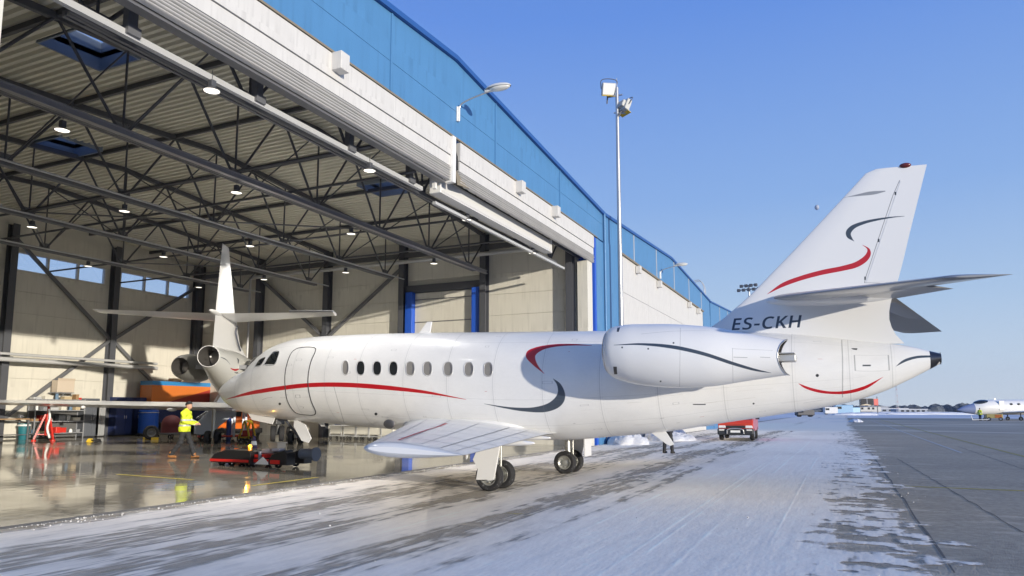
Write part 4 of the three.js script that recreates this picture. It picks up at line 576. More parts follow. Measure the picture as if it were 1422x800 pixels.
{ // nose gear, carried on the tug
  const n = new THREE.Group(); n.name = 'nose_gear'; jet.add(n); const c = onZ(385, 602, ZC), r = 0.235;
  for (const d of [-0.12, 0.12]) { const f = (g) => g.rotateY(2.31).translate(c.x + d * Math.sin(2.31), c.y, ZC + d * Math.cos(2.31)); J('tyre', f(tyre(r, 0.15)), M.rubber, n); J('rim', rimG(r, 0.15).map(f), M.steelMid, n); }
  J('strut', [bar(V(c.x, c.y, ZC), V(c.x + 0.06, c.y + 0.6, ZC), 0.06, 14), bar(V(c.x, c.y, ZC - 0.2), V(c.x, c.y, ZC + 0.2), 0.04, 10), rbox(0.34, 0.2, 0.36, 0.03, c.x - 0.05, c.y + 0.36, ZC)], mat([0.1, 0.1, 0.1], 0.5, 0.3), n);
  const a = onZ(396, 583, ZC), b = onZ(420, 612, ZC);
  J('drag_brace', [bar(V(a.x, a.y + 0.1, ZC + 0.1), V(b.x, b.y + 0.05, ZC + 0.1), 0.035, 8), bar(V(a.x + 0.35, a.y + 0.05, ZC), V(b.x - 0.2, b.y + 0.12, ZC), 0.025, 8)], M.steel, n);
  const q = [[409, 582], [424, 590], [432, 609], [428, 615], [419, 612], [408, 592]].map(([x, y]) => { const p = onZ(x, y, ZC + 0.28); return [p.x, p.y]; });
  J('gear_door', [slab(q, 0.025, 0.004).translate(0, 0, ZC + 0.26)], jetWhite, n);
  const f = [[344, 573], [382, 578], [378, 589], [350, 583]].map(([x, y]) => { const p = onZ(x, y, ZC + 0.3); return [p.x, p.y]; }); J('forward_door', [slab(f, 0.02, 0.004).translate(0, 0, ZC + 0.28)], jetWhite, n);
}
// ---- small fittings
{ const p = onZ(588, 463, ZC); J('antenna', [slab([[p.x - 0.16, p.y - 0.03], [p.x + 0.2, p.y - 0.03], [p.x + 0.26, p.y + 0.3], [p.x + 0.12, p.y + 0.3]], 0.03, 0.004).translate(0, 0, ZC - 0.015)], jetWhite);
  const q = [[902, 599], [922, 596], [936, 617], [931, 619], [926, 617]].map(([x, y]) => { const t = onZ(x, y, ZC + 0.05); return [t.x, t.y]; }); J('belly_fin', [slab(q, 0.03, 0.004).translate(0, 0, ZC + 0.03)], jetWhite);
  const d = onZ(440, 586, ZC); J('antenna', [slab([[d.x, d.y + 0.03], [d.x + 0.25, d.y + 0.03], [d.x + 0.3, d.y - 0.12], [d.x + 0.18, d.y - 0.12]], 0.02, 0.003).translate(0, 0, ZC)], jetWhite);
  const g = onZ(342, 538, ZC + 0.7); J('pitot_probe', [bar(V(g.x, g.y, ZC + 0.72), V(g.x - 0.16, g.y, ZC + 0.76), 0.012, 6)], metal); }
// ------------------------------------------------------------------ neighbouring hangars
{ const ga = (z) => 12.9 - 0.86 * Math.abs(z + 52) / 16.5;
  const t = thing('neighbour_hangar', 'closed blue and white hangar adjoining the open one', 'hangar', [FRONT, 0, -52]), T = (n, g, m, l) => wpart(n, g, m, t, l), js = [-35.62, -41.5, -47.3, -52.9, -58.6, -64.2, -68.6];
  const poly = (z0, z1, lo, hi) => { const a = [[z0 - 0.012, lo], [z0 - 0.012, hi(z0)]]; if (z0 > -52 && z1 < -52) a.push([-52, hi(-52)]); a.push([z1 + 0.012, hi(z1)], [z1 + 0.012, lo]); return a; };
  T('shell', [bx(FRONT - 26, FRONT - 0.02, -0.1, 10.6, -35.6, -68.6), slabX([[-35.62, 10.6], [-35.62, ga(-35.62) - 0.4], [-52, ga(-52) - 0.4], [-68.6, ga(-68.6) - 0.4], [-68.6, 10.6]], FRONT - 0.02, 26)], M.blueDark);
  for (let i = 0; i < 6; i++) { T('fascia_panel', boxUV(slabX(poly(js[i], js[i + 1], 10.62, (z) => ga(z) - 0.08), FRONT + 0.06, 0.06, 0.008)), M.blue); if (i) T('joint_cover', bx(FRONT + 0.07, FRONT + 0.1, 10.6, ga(js[i]) - 0.1, js[i] - 0.06, js[i] + 0.06), M.steelLight); }
  for (const s of [-35.6, -68.7]) T('coping', beam(V(FRONT + 0.02, ga(s), s), V(FRONT + 0.02, ga(-52), -52), 0.3, 0.15), M.blueDark);
  T('pilaster', boxUV(bx(FRONT - 0.02, FRONT + 0.1, 0, 10.6, -35.62, -38.2)), M.blue); T('pilaster', boxUV(bx(FRONT - 0.02, FRONT + 0.1, 0, 10.6, -64.9, -68.6)), M.blue);
  T('flashing', bx(FRONT + 0.05, FRONT + 0.17, 10.5, 10.6, -38.2, -64.9), M.rust);
  for (let k = 0; k < 5; k++) for (let b = 0; b < 4; b++) T('wall_panel', boxUV(bx(FRONT - 0.02, FRONT + 0.05, k * 2.1 + 0.01, k * 2.1 + 2.09, -38.25 - b * 6.66, -38.25 - (b + 1) * 6.66 + 0.02)), M.doorWhite);
  for (const z of [-42, -47.5, -58, -62]) T('vent_box', rbox(0.3, 0.45, 0.34, 0.02, FRONT + 0.22, 10.2, z), M.doorWhite);
  T('downpipe', bar(V(FRONT + 0.17, 0.1, -38.1), V(FRONT + 0.17, 10.5, -38.1), 0.05), M.blue);
  T('roof_ladder', [...[-66.6, -67.3].map((z) => tube([V(FRONT - 0.1, 10.9, z), V(FRONT - 0.1, 13.2, z), V(FRONT - 0.5, 13.75, z), V(FRONT - 1.2, 13.6, z)], 0.035, 16, 6)), ...[11.3, 11.7, 12.1, 12.5, 12.9].map((y) => bar(V(FRONT - 0.1, y, -66.6), V(FRONT - 0.1, y, -67.3), 0.025, 6)), bar(V(FRONT - 1.5, 11, -68.4), V(FRONT - 1.5, 13.6, -68.4), 0.03, 6)], M.steelLight, 'curved handrails of the roof ladder');
}
{ const t = thing('far_hangar', 'pale blue hangar end behind the white and blue hangar', 'hangar', [FRONT, 0, -79]), T = (n, g, m) => wpart(n, g, m, t), ga = (z) => 12.95 - 0.9 * Math.abs(z + 86) / 16;
  T('shell', slabX([[-69, 0], [-69, ga(-69) - 0.2], [-86, ga(-86) - 0.2], [-102, ga(-102) - 0.2], [-102, 0]], FRONT - 0.02, 24), M.blueDark);
  for (const [a, b] of [[-69, -74.6], [-74.6, -80.2], [-80.2, -86], [-86, -94], [-94, -102]]) { T('cladding_panel', boxUV(slabX([[a - 0.02, 0], [a - 0.02, ga(a)], [b + 0.02, ga(b)], [b + 0.02, 0]], FRONT + 0.08, 0.08)), M.blue); T('joint_cover', bx(FRONT + 0.09, FRONT + 0.12, 0, ga(b) - 0.1, b - 0.06, b + 0.06), M.steelLight); }
  T('coping', [beam(V(FRONT + 0.03, ga(-69), -69), V(FRONT + 0.03, ga(-86), -86), 0.3, 0.14), beam(V(FRONT + 0.03, ga(-102), -102), V(FRONT + 0.03, ga(-86), -86), 0.3, 0.14)], M.blueDark);
}
// ------------------------------------------------------------------ outdoor lamps
function wallLamp(z, y, label) {
  const t = thing('wall_lamp', label, 'lamp', [FRONT + 0.06, y, z], 'street lamps on the hangar fascias');
  part('bracket', [rbox(0.05, 0.5, 0.12, 0.01, 0.04, 0, 0), cyl(0.03, 0.03, 0.5, 0.09, 0, 0, 10)], M.white, t);
  part('arm', [tube([V(0.09, 0.1, 0), V(0.14, 0.3, 0), V(0.35, 0.4, 0), V(1.15, 0.56, 0)], 0.028, 24, 8)], M.galv, t);
  const h = part('lamp_head', [new THREE.SphereGeometry(1, 24, 14, 0, 2 * PI, 0, PI / 2).scale(0.46, 0.14, 0.19).translate(1.5, 0.62, 0), rbox(0.3, 0.12, 0.12, 0.03, 1.18, 0.6, 0)], mat([0.6, 0.6, 0.58], 0.4), t);
  part('glass_bowl', [new THREE.SphereGeometry(1, 24, 12, 0, 2 * PI, PI / 2, PI / 2).scale(0.36, 0.1, 0.16).translate(1.56, 0.615, 0)], mat([0.7, 0.7, 0.66], 0.15), h);
  return t;
}
wallLamp(-19.6, 11.35, 'street lamp on a curved arm fixed to the fascia above the door gap');
wallLamp(-48.2, 10.95, 'small distant street lamp on the fascia of the neighbouring hangar');
{ // tall floodlight pole at the corner of the two hangars
  const b = V(-10.35, 0, -36.1), t = thing('floodlight_pole', 'tall tapered steel pole with two floodlights at the hangar corner', 'light pole', b.toArray());
  part('pole', [cyl(0.085, 0.155, 19.2, 0, 9.6, 0, 20), cyl(0.3, 0.3, 0.06, 0, 0.03, 0, 20)], M.galv, t);
  const flood = (x, y, z, ry, rx, n) => { const m = new THREE.Matrix4().makeRotationFromEuler(new THREE.Euler(rx, ry, 0, 'YXZ')).setPosition(x, y, z), A = (gs) => gs.map((g) => clean(g).applyMatrix4(m)); const f = part('floodlight', A([rbox(0.74, 0.66, 0.3, 0.05, 0, 0, 0), rbox(0.5, 0.4, 0.2, 0.06, 0, 0, -0.22)]), mat([0.5, 0.5, 0.47], 0.45), t); part('lens', A([rbox(0.66, 0.58, 0.02, 0.008, 0, 0, 0.152)]), mat([0.75, 0.76, 0.74], 0.12), f); part('yoke', A([tube([V(-0.41, 0, 0), V(-0.43, 0.45, 0.05), V(0.43, 0.45, 0.05), V(0.41, 0, 0)], 0.022, 20, 6), box(0.06, 0.5, 0.06, 0, -0.5, -0.1)]), M.steel, f); part('visor', A([box(0.76, 0.02, 0.22, 0, -0.36, 0.2)]), M.yellow, f); };
  flood(-0.45, 19.15, 0.1, 0.55, 0.35); flood(0.38, 18.1, -0.1, 2.5, 0.4);
  part('crossarm', [beam(V(-0.5, 18.75, 0), V(0.3, 18.75, 0), 0.07, 0.07), beam(V(-0.2, 17.8, 0), V(0.45, 17.7, -0.1), 0.06, 0.06), cyl(0.02, 0.02, 0.7, 0, 19.4, 0, 6)], M.galv, t);
}
{ const p = camera.position.clone().addScaledVector(ray(1040, 396), 150), t = thing('floodlight_mast', 'distant high mast with two rows of floodlights behind the jet fin', 'light mast', [p.x, 0, p.z]);
  part('pole', cyl(0.16, 0.45, p.y, 0, p.y / 2, 0, 12), M.galv, t);
  for (const [y, n, w] of [[p.y - 0.9, 5, 4.2], [p.y - 0.05, 4, 3.0]]) { part('crossbar', box(w + 0.6, 0.18, 0.18, 0, y, 0), M.steelMid, t); for (let k = 0; k < n; k++) part('floodlight', rbox(0.62, 0.6, 0.5, 0.05, (k / (n - 1) - 0.5) * w, y - 0.1, 0.3), M.steel, t); } t.rotation.y = -0.2; }
// ------------------------------------------------------------------ jet parked inside the hangar, seen from behind
{ const pos = camera.position.clone().addScaledVector(ray(290, 495), 27), g0 = floorY(pos.x), t = thing('parked_jet', 'white jet parked inside the hangar, its tail and engines towards the door', 'aircraft', [pos.x, g0, pos.z]);
  const th = 120 * PI / 180, MX = new THREE.Matrix4().makeRotationY(th).setPosition(pos.x, g0, pos.z), W2 = (g) => clean(g).applyMatrix4(MX), ye = pos.y - g0, LV = V;
  const K = (n, gs, m, p = t, l) => wpart(n, [].concat(gs).map(W2), m, p, l);
  const R = pchip([[0, 0.41], [1.2, 0.62], [2.6, 0.86], [4.5, 1.05], [7, 1.15], [14, 1.15], [16, 0.9], [17.4, 0.45], [18, 0.05]]), C = pchip([[0, ye], [2.5, ye - 0.42], [5, ye - 0.85], [14, ye - 0.95], [18, ye - 1.35]]);
  let bg = W2(grid(70, 48, (a, b) => { const x = a * 18, r = R(x); return [x, C(x) - Math.cos(b * 2 * PI) * r, Math.sin(b * 2 * PI) * r * 0.95, a, b]; }));
  const [pc, px] = paintCanvas(1024, 512, '#cfcfca'), hb = probe(bg.clone()), zq = zoomed(180, 470, 5.71);
  for (const [l, c] of [[lens(zq([[722, 147], [760, 162], [798, 206]]), zq([[797, 207], [765, 172], [722, 150]])), INK], [lens(zq([[852, 155], [866, 170], [862, 200]]), zq([[858, 198], [856, 172], [850, 156]])), INK], [lens(zq([[797, 234], [830, 243], [866, 240]]), zq([[866, 246], [838, 258], [806, 245]])), RED], [lens(zq([[828, 266], [845, 270], [860, 268]]), zq([[858, 276], [845, 278], [830, 268]])), INK]]) drawOn(px, pc, hb, l, c, false);
  wpart('fuselage', bg, paint(ctex(pc)), t);
  K('exhaust_pipe', [grid(4, 32, (a, b) => [-0.05 + a * 1.2, ye - Math.cos(b * 2 * PI) * lerp(0.395, 0.32, a), Math.sin(b * 2 * PI) * lerp(0.395, 0.32, a)]), new THREE.CircleGeometry(0.32, 24).rotateY(-PI / 2).translate(1.1, ye, 0)], sooty, t, 'black exhaust of the centre engine');
  K('exhaust_rim', new THREE.TorusGeometry(0.4, 0.012, 8, 32).rotateY(PI / 2).translate(-0.05, ye, 0), jetWhite); K('exhaust_plug', new THREE.SphereGeometry(0.04, 10, 8).translate(0.2, ye, 0), M.white);
  for (const s of [-1, 1]) {
    const ey = ye - 0.3, z = s * 1.5, e = K('engine_nacelle', lathe([[0.34, 0], [0.47, 0.35], [0.56, 1.0], [0.57, 1.9], [0.5, 2.5], [0.42, 2.6]], 32).rotateZ(-PI / 2).translate(1.3, ey, z), mat([0.22, 0.22, 0.21], 0.4, 0.2), t, 'bare grey engine nacelle');
    K('exhaust', [grid(3, 32, (a, b) => [1.28 + a * 1.15, ey - Math.cos(b * 2 * PI) * 0.33, z + Math.sin(b * 2 * PI) * 0.33]), new THREE.CircleGeometry(0.33, 24).rotateY(-PI / 2).translate(2.4, ey, z)], sooty, e); K('pylon', box(1.7, 0.16, 0.7, 2.5, ey, s * 0.95), M.grey, e);
  }
  const fst = [{ le: LV(5.0, ye + 0.3, 0), te: LV(0.35, ye + 0.25, 0), th: 0.36, k: 4 }, { le: LV(3.9, ye + 0.75, 0), te: LV(0.42, ye + 0.75, 0), th: 0.26, k: 6 }, { le: LV(2.9, ye + 2.1, 0), te: LV(0.55, ye + 2.1, 0), th: 0.2, k: 6 }, { le: LV(1.75, ye + 4.55, 0), te: LV(0.95, ye + 4.6, 0), th: 0.1 }];
  const fg = wingLoft(fst, V(0, 0, 1), 30); K('fin', [fg, endCap(fg, 30, true)], jetWhite); K('fin_bullet', new THREE.SphereGeometry(1, 20, 12).scale(0.9, 0.1, 0.12).translate(0.7, ye + 1.75, 0), jetWhite);
  K('fin_ribbon', tube([V(2.9, ye + 1.5, 0.16), V(2.6, ye + 1.2, 0.2), V(2.9, ye + 0.8, 0.22), V(3.4, ye + 0.5, 0.2)], 0.035, 20, 6), mat([0.09, 0.1, 0.13], 0.4), t, 'dark ribbon painted on the fin');
  for (const s of [-1, 1]) { const g = wingLoft([{ le: LV(3.1, ye + 1.75, s * 0.1), te: LV(0.75, ye + 1.75, s * 0.1), th: 0.26, k: 6 }, { le: LV(1.35, ye + 1.82, s * 4.5), te: LV(0.35, ye + 1.8, s * 4.5), th: 0.12 }], V(0, 1, 0), 30); const tp = K('tailplane', [g, endCap(g, 30, true)], jetWhite); if (s > 0) { const eg = wingLoft([{ le: LV(0.85, ye + 1.86, 2.8), te: LV(0.35, ye + 1.84, 2.8), th: 0.1 }, { le: LV(0.75, ye + 1.86, 4.5), te: LV(0.3, ye + 1.84, 4.5), th: 0.1 }], V(0, 1, 0), 16); K('elevator_horn', [eg, endCap(eg, 16, true), endCap(eg, 16, false)], M.grey, tp); } }
  for (const s of [-1, 1]) { const n = s < 0 ? 13.6 : 9, g = wingLoft([{ le: LV(10.2, 1.75, s * 0.8), te: LV(6.2, 1.7, s * 0.8), th: 0.45, k: 6 }, { le: LV(5.4, 2.0, s * n), te: LV(4.1, 2.0, s * n), th: 0.16 }], V(0, 1, 0), 36), w = K('wing', [g, endCap(g, 36, true)], jetWhite); K('flap_fairing', new THREE.SphereGeometry(1, 14, 10).scale(0.6, 0.08, 0.09).translate(5.9, 1.62, s * 3.4), jetWhite, w); K('static_light', new THREE.SphereGeometry(0.09, 12, 8).scale(1.6, 0.8, 1).translate(5.2, 1.72, s * 6.9), jetWhite, w); }
  for (const [x, z] of [[7, -1.9], [7, 1.9], [15.5, 0]]) { const gr = new THREE.Group(); gr.name = 'landing_gear'; t.add(gr); K('strut', bar(V(x, 0.3, z), V(x, 1.7, z), 0.08, 10), alu, gr); for (const d of [-0.22, 0.22]) K('tyre', tyre(0.32, 0.22).translate(x, 0.32, z + d), M.rubber, gr); }
}
// ------------------------------------------------------------------ people
function fieldOf(sdf, lo, hi, res = 56) {
  const mc = new MarchingCubes(res, M.white, false, false, 60000), n = mc.size, h = n / 2; mc.isolation = 0;
  const at = (i, a) => lo[a] + ((i - h) / h * 0.5 + 0.5) * (hi[a] - lo[a]);
  for (let k = 0; k < n; k++) for (let j = 0; j < n; j++) for (let i = 0; i < n; i++) mc.field[i + j * n + k * n * n] = -sdf(at(i, 0), at(j, 1), at(k, 2));
  mc.update();
  const c = mc.count, p = new Float32Array(c * 3); for (let i = 0; i < c; i++) for (let a = 0; a < 3; a++) p[i * 3 + a] = lo[a] + (mc.positionArray[i * 3 + a] * 0.5 + 0.5) * (hi[a] - lo[a]);
  let g = new THREE.BufferGeometry(); g.setAttribute('position', new THREE.BufferAttribute(p, 3)); g = mergeVertices(g, 1e-4); let vol = 0; const q = g.attributes.position, ix = g.index.array, A = V(), B = V(), D = V();
  for (let i = 0; i < ix.length; i += 3) { A.fromBufferAttribute(q, ix[i]); B.fromBufferAttribute(q, ix[i + 1]); D.fromBufferAttribute(q, ix[i + 2]); vol += A.dot(B.cross(D)); }
  if (vol < 0) for (let i = 0; i < ix.length; i += 3) { const t = ix[i]; ix[i] = ix[i + 1]; ix[i + 1] = t; }
  g.computeVertexNormals(); return clean(g);
}
const smin = (a, b, k) => { const h = clamp(0.5 + 0.5 * (b - a) / k); return lerp(b, a, h) - k * h * (1 - h); };
const cap = (p, q, r0, r1) => { const dx = q[0] - p[0], dy = q[1] - p[1], dz = q[2] - p[2], L = dx * dx + dy * dy + dz * dz; return (x, y, z) => { const t = clamp(((x - p[0]) * dx + (y - p[1]) * dy + (z - p[2]) * dz) / L); return Math.hypot(x - p[0] - dx * t, y - p[1] - dy * t, z - p[2] - dz * t) - lerp(r0, r1, t); }; };
const ell = (c, r) => (x, y, z) => { const k = Math.hypot((x - c[0]) / r[0], (y - c[1]) / r[1], (z - c[2]) / r[2]); return (k - 1) * Math.min(...r); };
const blend = (fs, k) => (x, y, z) => fs.reduce((d, f) => smin(d, f(x, y, z), k), 9);
// joints of a figure 1.8 m tall facing +x (z to its right); pose gives the moving joints
function person(P, C, label, group, base, turn, scale = 1, Q = 1) {
  const field = (f, a, b, r) => fieldOf(f, a, b, Math.round(r * Q));
  const t = thing('person', label, 'person', base, group), hd = P.head, sh = P.sh ?? [0.02, 1.46, 0], hip = [0, 0.95, 0];
  const hand = (w, e, s) => { const d = V(w[0] - e[0], w[1] - e[1], w[2] - e[2]).normalize(), sd = V(0, 0, s), n = d.clone().cross(sd).normalize(), at = (a, b, c) => [w[0] + d.x * a + sd.x * b + n.x * c, w[1] + d.y * a + sd.y * b + n.y * c, w[2] + d.z * a + sd.z * b + n.z * c]; const fs = [cap(at(0, 0, 0), at(0.07, 0, 0), 0.03, 0.034)]; [[-0.03, 0.07], [-0.01, 0.085], [0.01, 0.08], [0.03, 0.06]].forEach(([o, l]) => fs.push(cap(at(0.075, o, 0), at(0.075 + l * 0.6, o, -0.012), 0.011, 0.01), cap(at(0.075 + l * 0.6, o, -0.012), at(0.075 + l * 0.8, o * 0.9, -0.035), 0.01, 0.008))); fs.push(cap(at(0.02, -0.03, -0.01), at(0.06, -0.05, -0.035), 0.013, 0.01)); return blend(fs, 0.012); };
  const fwd = P.look ?? [1, -0.25, 0], fl = V(...fwd).normalize(), hp = (a, b, c) => { const up = V(0, 1, 0), r = fl.clone().cross(up).normalize(), u = r.clone().cross(fl); return [hd[0] + fl.x * a + u.x * b + r.x * c, hd[1] + fl.y * a + u.y * b + r.y * c, hd[2] + fl.z * a + u.z * b + r.z * c]; };
  const head = blend([ell(hd, [0.098, 0.118, 0.078]), cap(hp(0.055, -0.06, 0), hp(0.06, -0.085, 0), 0.045, 0.035), cap(hp(0.098, -0.005, 0), hp(0.112, -0.03, 0), 0.012, 0.016), cap(hp(0, -0.02, 0.078), hp(0, -0.05, 0.076), 0.016, 0.012), cap(hp(0, -0.02, -0.078), hp(0, -0.05, -0.076), 0.016, 0.012), cap([hd[0] * 0.5 + sh[0] * 0.5, hd[1] - 0.1, 0], [sh[0], sh[1] + 0.0, 0], 0.056, 0.062)], 0.022);
  const eyes = (x, y, z) => Math.max(head(x, y, z), -Math.min(ell(hp(0.098, 0.018, 0.034), [0.018, 0.012, 0.016])(x, y, z), ell(hp(0.098, 0.018, -0.034), [0.018, 0.012, 0.016])(x, y, z), ell(hp(0.1, -0.062, 0), [0.012, 0.006, 0.026])(x, y, z)));
  const lo = (a, m) => [0, 1, 2].map((i) => Math.min(...a.map((q) => q[i])) - m), hi = (a, m) => [0, 1, 2].map((i) => Math.max(...a.map((q) => q[i])) + m);
  const hands = ['L', 'R'].map((s) => { const w = P['wr' + s], e = P['el' + s], f = hand(w, e, s === 'R' ? 1 : -1); return field(f, lo([w], 0.19), hi([w], 0.19), 44); });
  part('body', [field(eyes, lo([hd, sh], 0.17), hi([hd], 0.2), 60), ...hands], mat([0.5, 0.29, 0.2], 0.55), t);
  const arms = ['L', 'R'].flatMap((s) => { const S = [sh[0], sh[1] - 0.03, (s === 'R' ? 1 : -1) * 0.185]; return [cap(S, P['el' + s], 0.078, 0.062), cap(P['el' + s], P['wr' + s], 0.06, 0.046)]; });
  const ja = blend([cap([sh[0] - 0.0, sh[1] - 0.05, -0.12], [sh[0], sh[1] - 0.05, 0.12], 0.115, 0.115), cap([sh[0], sh[1] - 0.1, 0], [hip[0] + 0.01, 1.02, 0], 0.155, 0.15), cap([hip[0], 1.0, -0.06], [hip[0], 0.88, -0.07], 0.15, 0.155), cap([hip[0], 1.0, 0.06], [hip[0], 0.88, 0.07], 0.15, 0.155), cap([sh[0], sh[1] + 0.06, 0], [sh[0] - 0.01, sh[1], 0], 0.085, 0.12), ...arms], 0.05);
  const fold = (x, y, z) => Math.max(ja(x, y, z) + 0.007 * Math.sin(y * 38 + z * 9 + Math.sin(x * 20) * 1.5), 0.83 - y, -(head(x, y, z) + 0.002) * (y > sh[1] + 0.08 ? 1 : 0) - (y > sh[1] + 0.08 ? 0 : 9));
  const jp = [sh, P.elL, P.elR, P.wrL, P.wrR, [0, 0.85, 0]], jk = part('jacket', field(fold, lo(jp, 0.24), hi(jp, 0.14), 72), C.jacket, t);
  if (C.band) { const band = (y) => field((x, yy, z) => Math.max(fold(x, yy, z) - 0.006, Math.abs(yy - y) - 0.03), [-0.4, y - 0.06, -0.42], [0.5, y + 0.06, 0.42], 44); part('reflective_band', [band(1.03), band(1.2)], C.band, jk); }
  const legs = ['L', 'R'].flatMap((s) => { const z = (s === 'R' ? 1 : -1) * 0.09; return [cap([0, 0.93, z], P['kn' + s], 0.1, 0.075), cap(P['kn' + s], P['an' + s], 0.075, 0.066)]; });
  const tro = blend([cap([0, 0.98, -0.06], [0, 0.98, 0.06], 0.125, 0.125), ...legs], 0.04), tf = (x, y, z) => tro(x, y, z) + 0.005 * Math.sin(y * 46 + x * 12 + z * 17);
  const tp = [[0, 1.05, 0], P.knL, P.knR, P.anL, P.anR]; part('trousers', field(tf, lo(tp, 0.15), hi(tp, 0.15), 68), C.trousers, t);
  for (const s of ['L', 'R']) { const a = P['an' + s], d = P['toe' + s] ?? [1, 0]; part('shoe', field(blend([cap([a[0] - 0.05 * d[0], a[1] - 0.05, a[2]], [a[0] + 0.14 * d[0], a[1] - 0.06 + (d[1] || 0) * 0.1, a[2]], 0.052, 0.042), cap([a[0], a[1] + 0.04, a[2]], [a[0], a[1] - 0.04, a[2]], 0.062, 0.056)], 0.03), lo([a], 0.28), hi([a], 0.28), 44), C.shoe, t); }
  const hat = field((x, y, z) => Math.max(blend([ell(hp(-0.006, 0.02, 0), [0.112, 0.122, 0.092]), C.peak ? ell(hp(0.1, 0.03, 0), [0.06, 0.012, 0.06]) : (() => 9)], 0.012)(x, y, z), -(((x - hd[0]) * -fl.y * 0 + (y - hd[1])) - 0.028 - (x - hd[0]) * 0.25)), lo([hd], 0.24), hi([hd], 0.24), 56);
  part(C.hair ? 'hair' : 'cap', hat, C.cap, t);
  t.rotation.y = turn; t.scale.setScalar(scale); return t;
}
const hiVis = mat([0.62, 0.72, 0.03], 0.7), reflect = mat([0.55, 0.56, 0.55], 0.35, 0.2), darkCloth = mat([0.025, 0.026, 0.03], 0.85), blackBoot = mat([0.02, 0.018, 0.016], 0.7);
{ const p = onFloor(254, 636.5);
  person({ head: [0.1, 1.66, 0], sh: [0.03, 1.45, 0], look: [1, -0.45, 0.05], elL: [0.08, 1.16, -0.25], wrL: [0.33, 1.1, -0.15], elR: [0.08, 1.16, 0.25], wrR: [0.34, 1.08, 0.1], knL: [0.16, 0.5, -0.1], anL: [0.3, 0.09, -0.1], knR: [-0.06, 0.5, 0.1], anR: [-0.34, 0.12, 0.1], toeR: [1, -0.1] },
    { jacket: hiVis, band: reflect, trousers: darkCloth, shoe: mat([0.3, 0.13, 0.04], 0.6), cap: mat([0.012, 0.012, 0.013], 0.8) }, 'person in a yellow hi-vis jacket and dark trousers walking in the hangar', undefined, [p.x, p.y + 0.004, p.z], 24.8 * PI / 180, 1.06);
  const q = onY(928, 630);
  person({ head: [0.06, 1.67, 0], look: [1, -0.2, 0.1], elL: [0.0, 1.15, -0.27], wrL: [0.12, 0.93, -0.26], elR: [0.02, 1.16, 0.27], wrR: [0.2, 1.0, 0.22], knL: [0.02, 0.5, -0.15], anL: [0.0, 0.1, -0.17], knR: [0.02, 0.5, 0.14], anR: [0.02, 0.1, 0.17] },
    { jacket: mat([0.04, 0.045, 0.06], 0.8), trousers: darkCloth, shoe: blackBoot, cap: mat([0.02, 0.02, 0.02], 0.85), peak: true }, 'person in black trousers standing on the snow behind the jet belly', undefined, [q.x, 0.012, q.z], 1.25, 1, 0.7);
  const f = onY(1361.5, 584.3);
  person({ head: [0.03, 1.67, 0], elL: [-0.02, 1.15, -0.27], wrL: [0.08, 0.9, -0.25], elR: [-0.02, 1.15, 0.27], wrR: [0.1, 0.92, 0.25], knL: [0.03, 0.5, -0.1], anL: [0.0, 0.1, -0.1], knR: [0, 0.5, 0.1], anR: [0, 0.1, 0.1] },
    { jacket: hiVis, band: reflect, trousers: mat([0.03, 0.04, 0.08], 0.8), shoe: blackBoot, cap: mat([0.02, 0.02, 0.02], 0.85) }, 'person in a hi-vis jacket beside the nose of the distant jet', undefined, [f.x, 0.012, f.z], 1.0, 1.15, 0.5); }
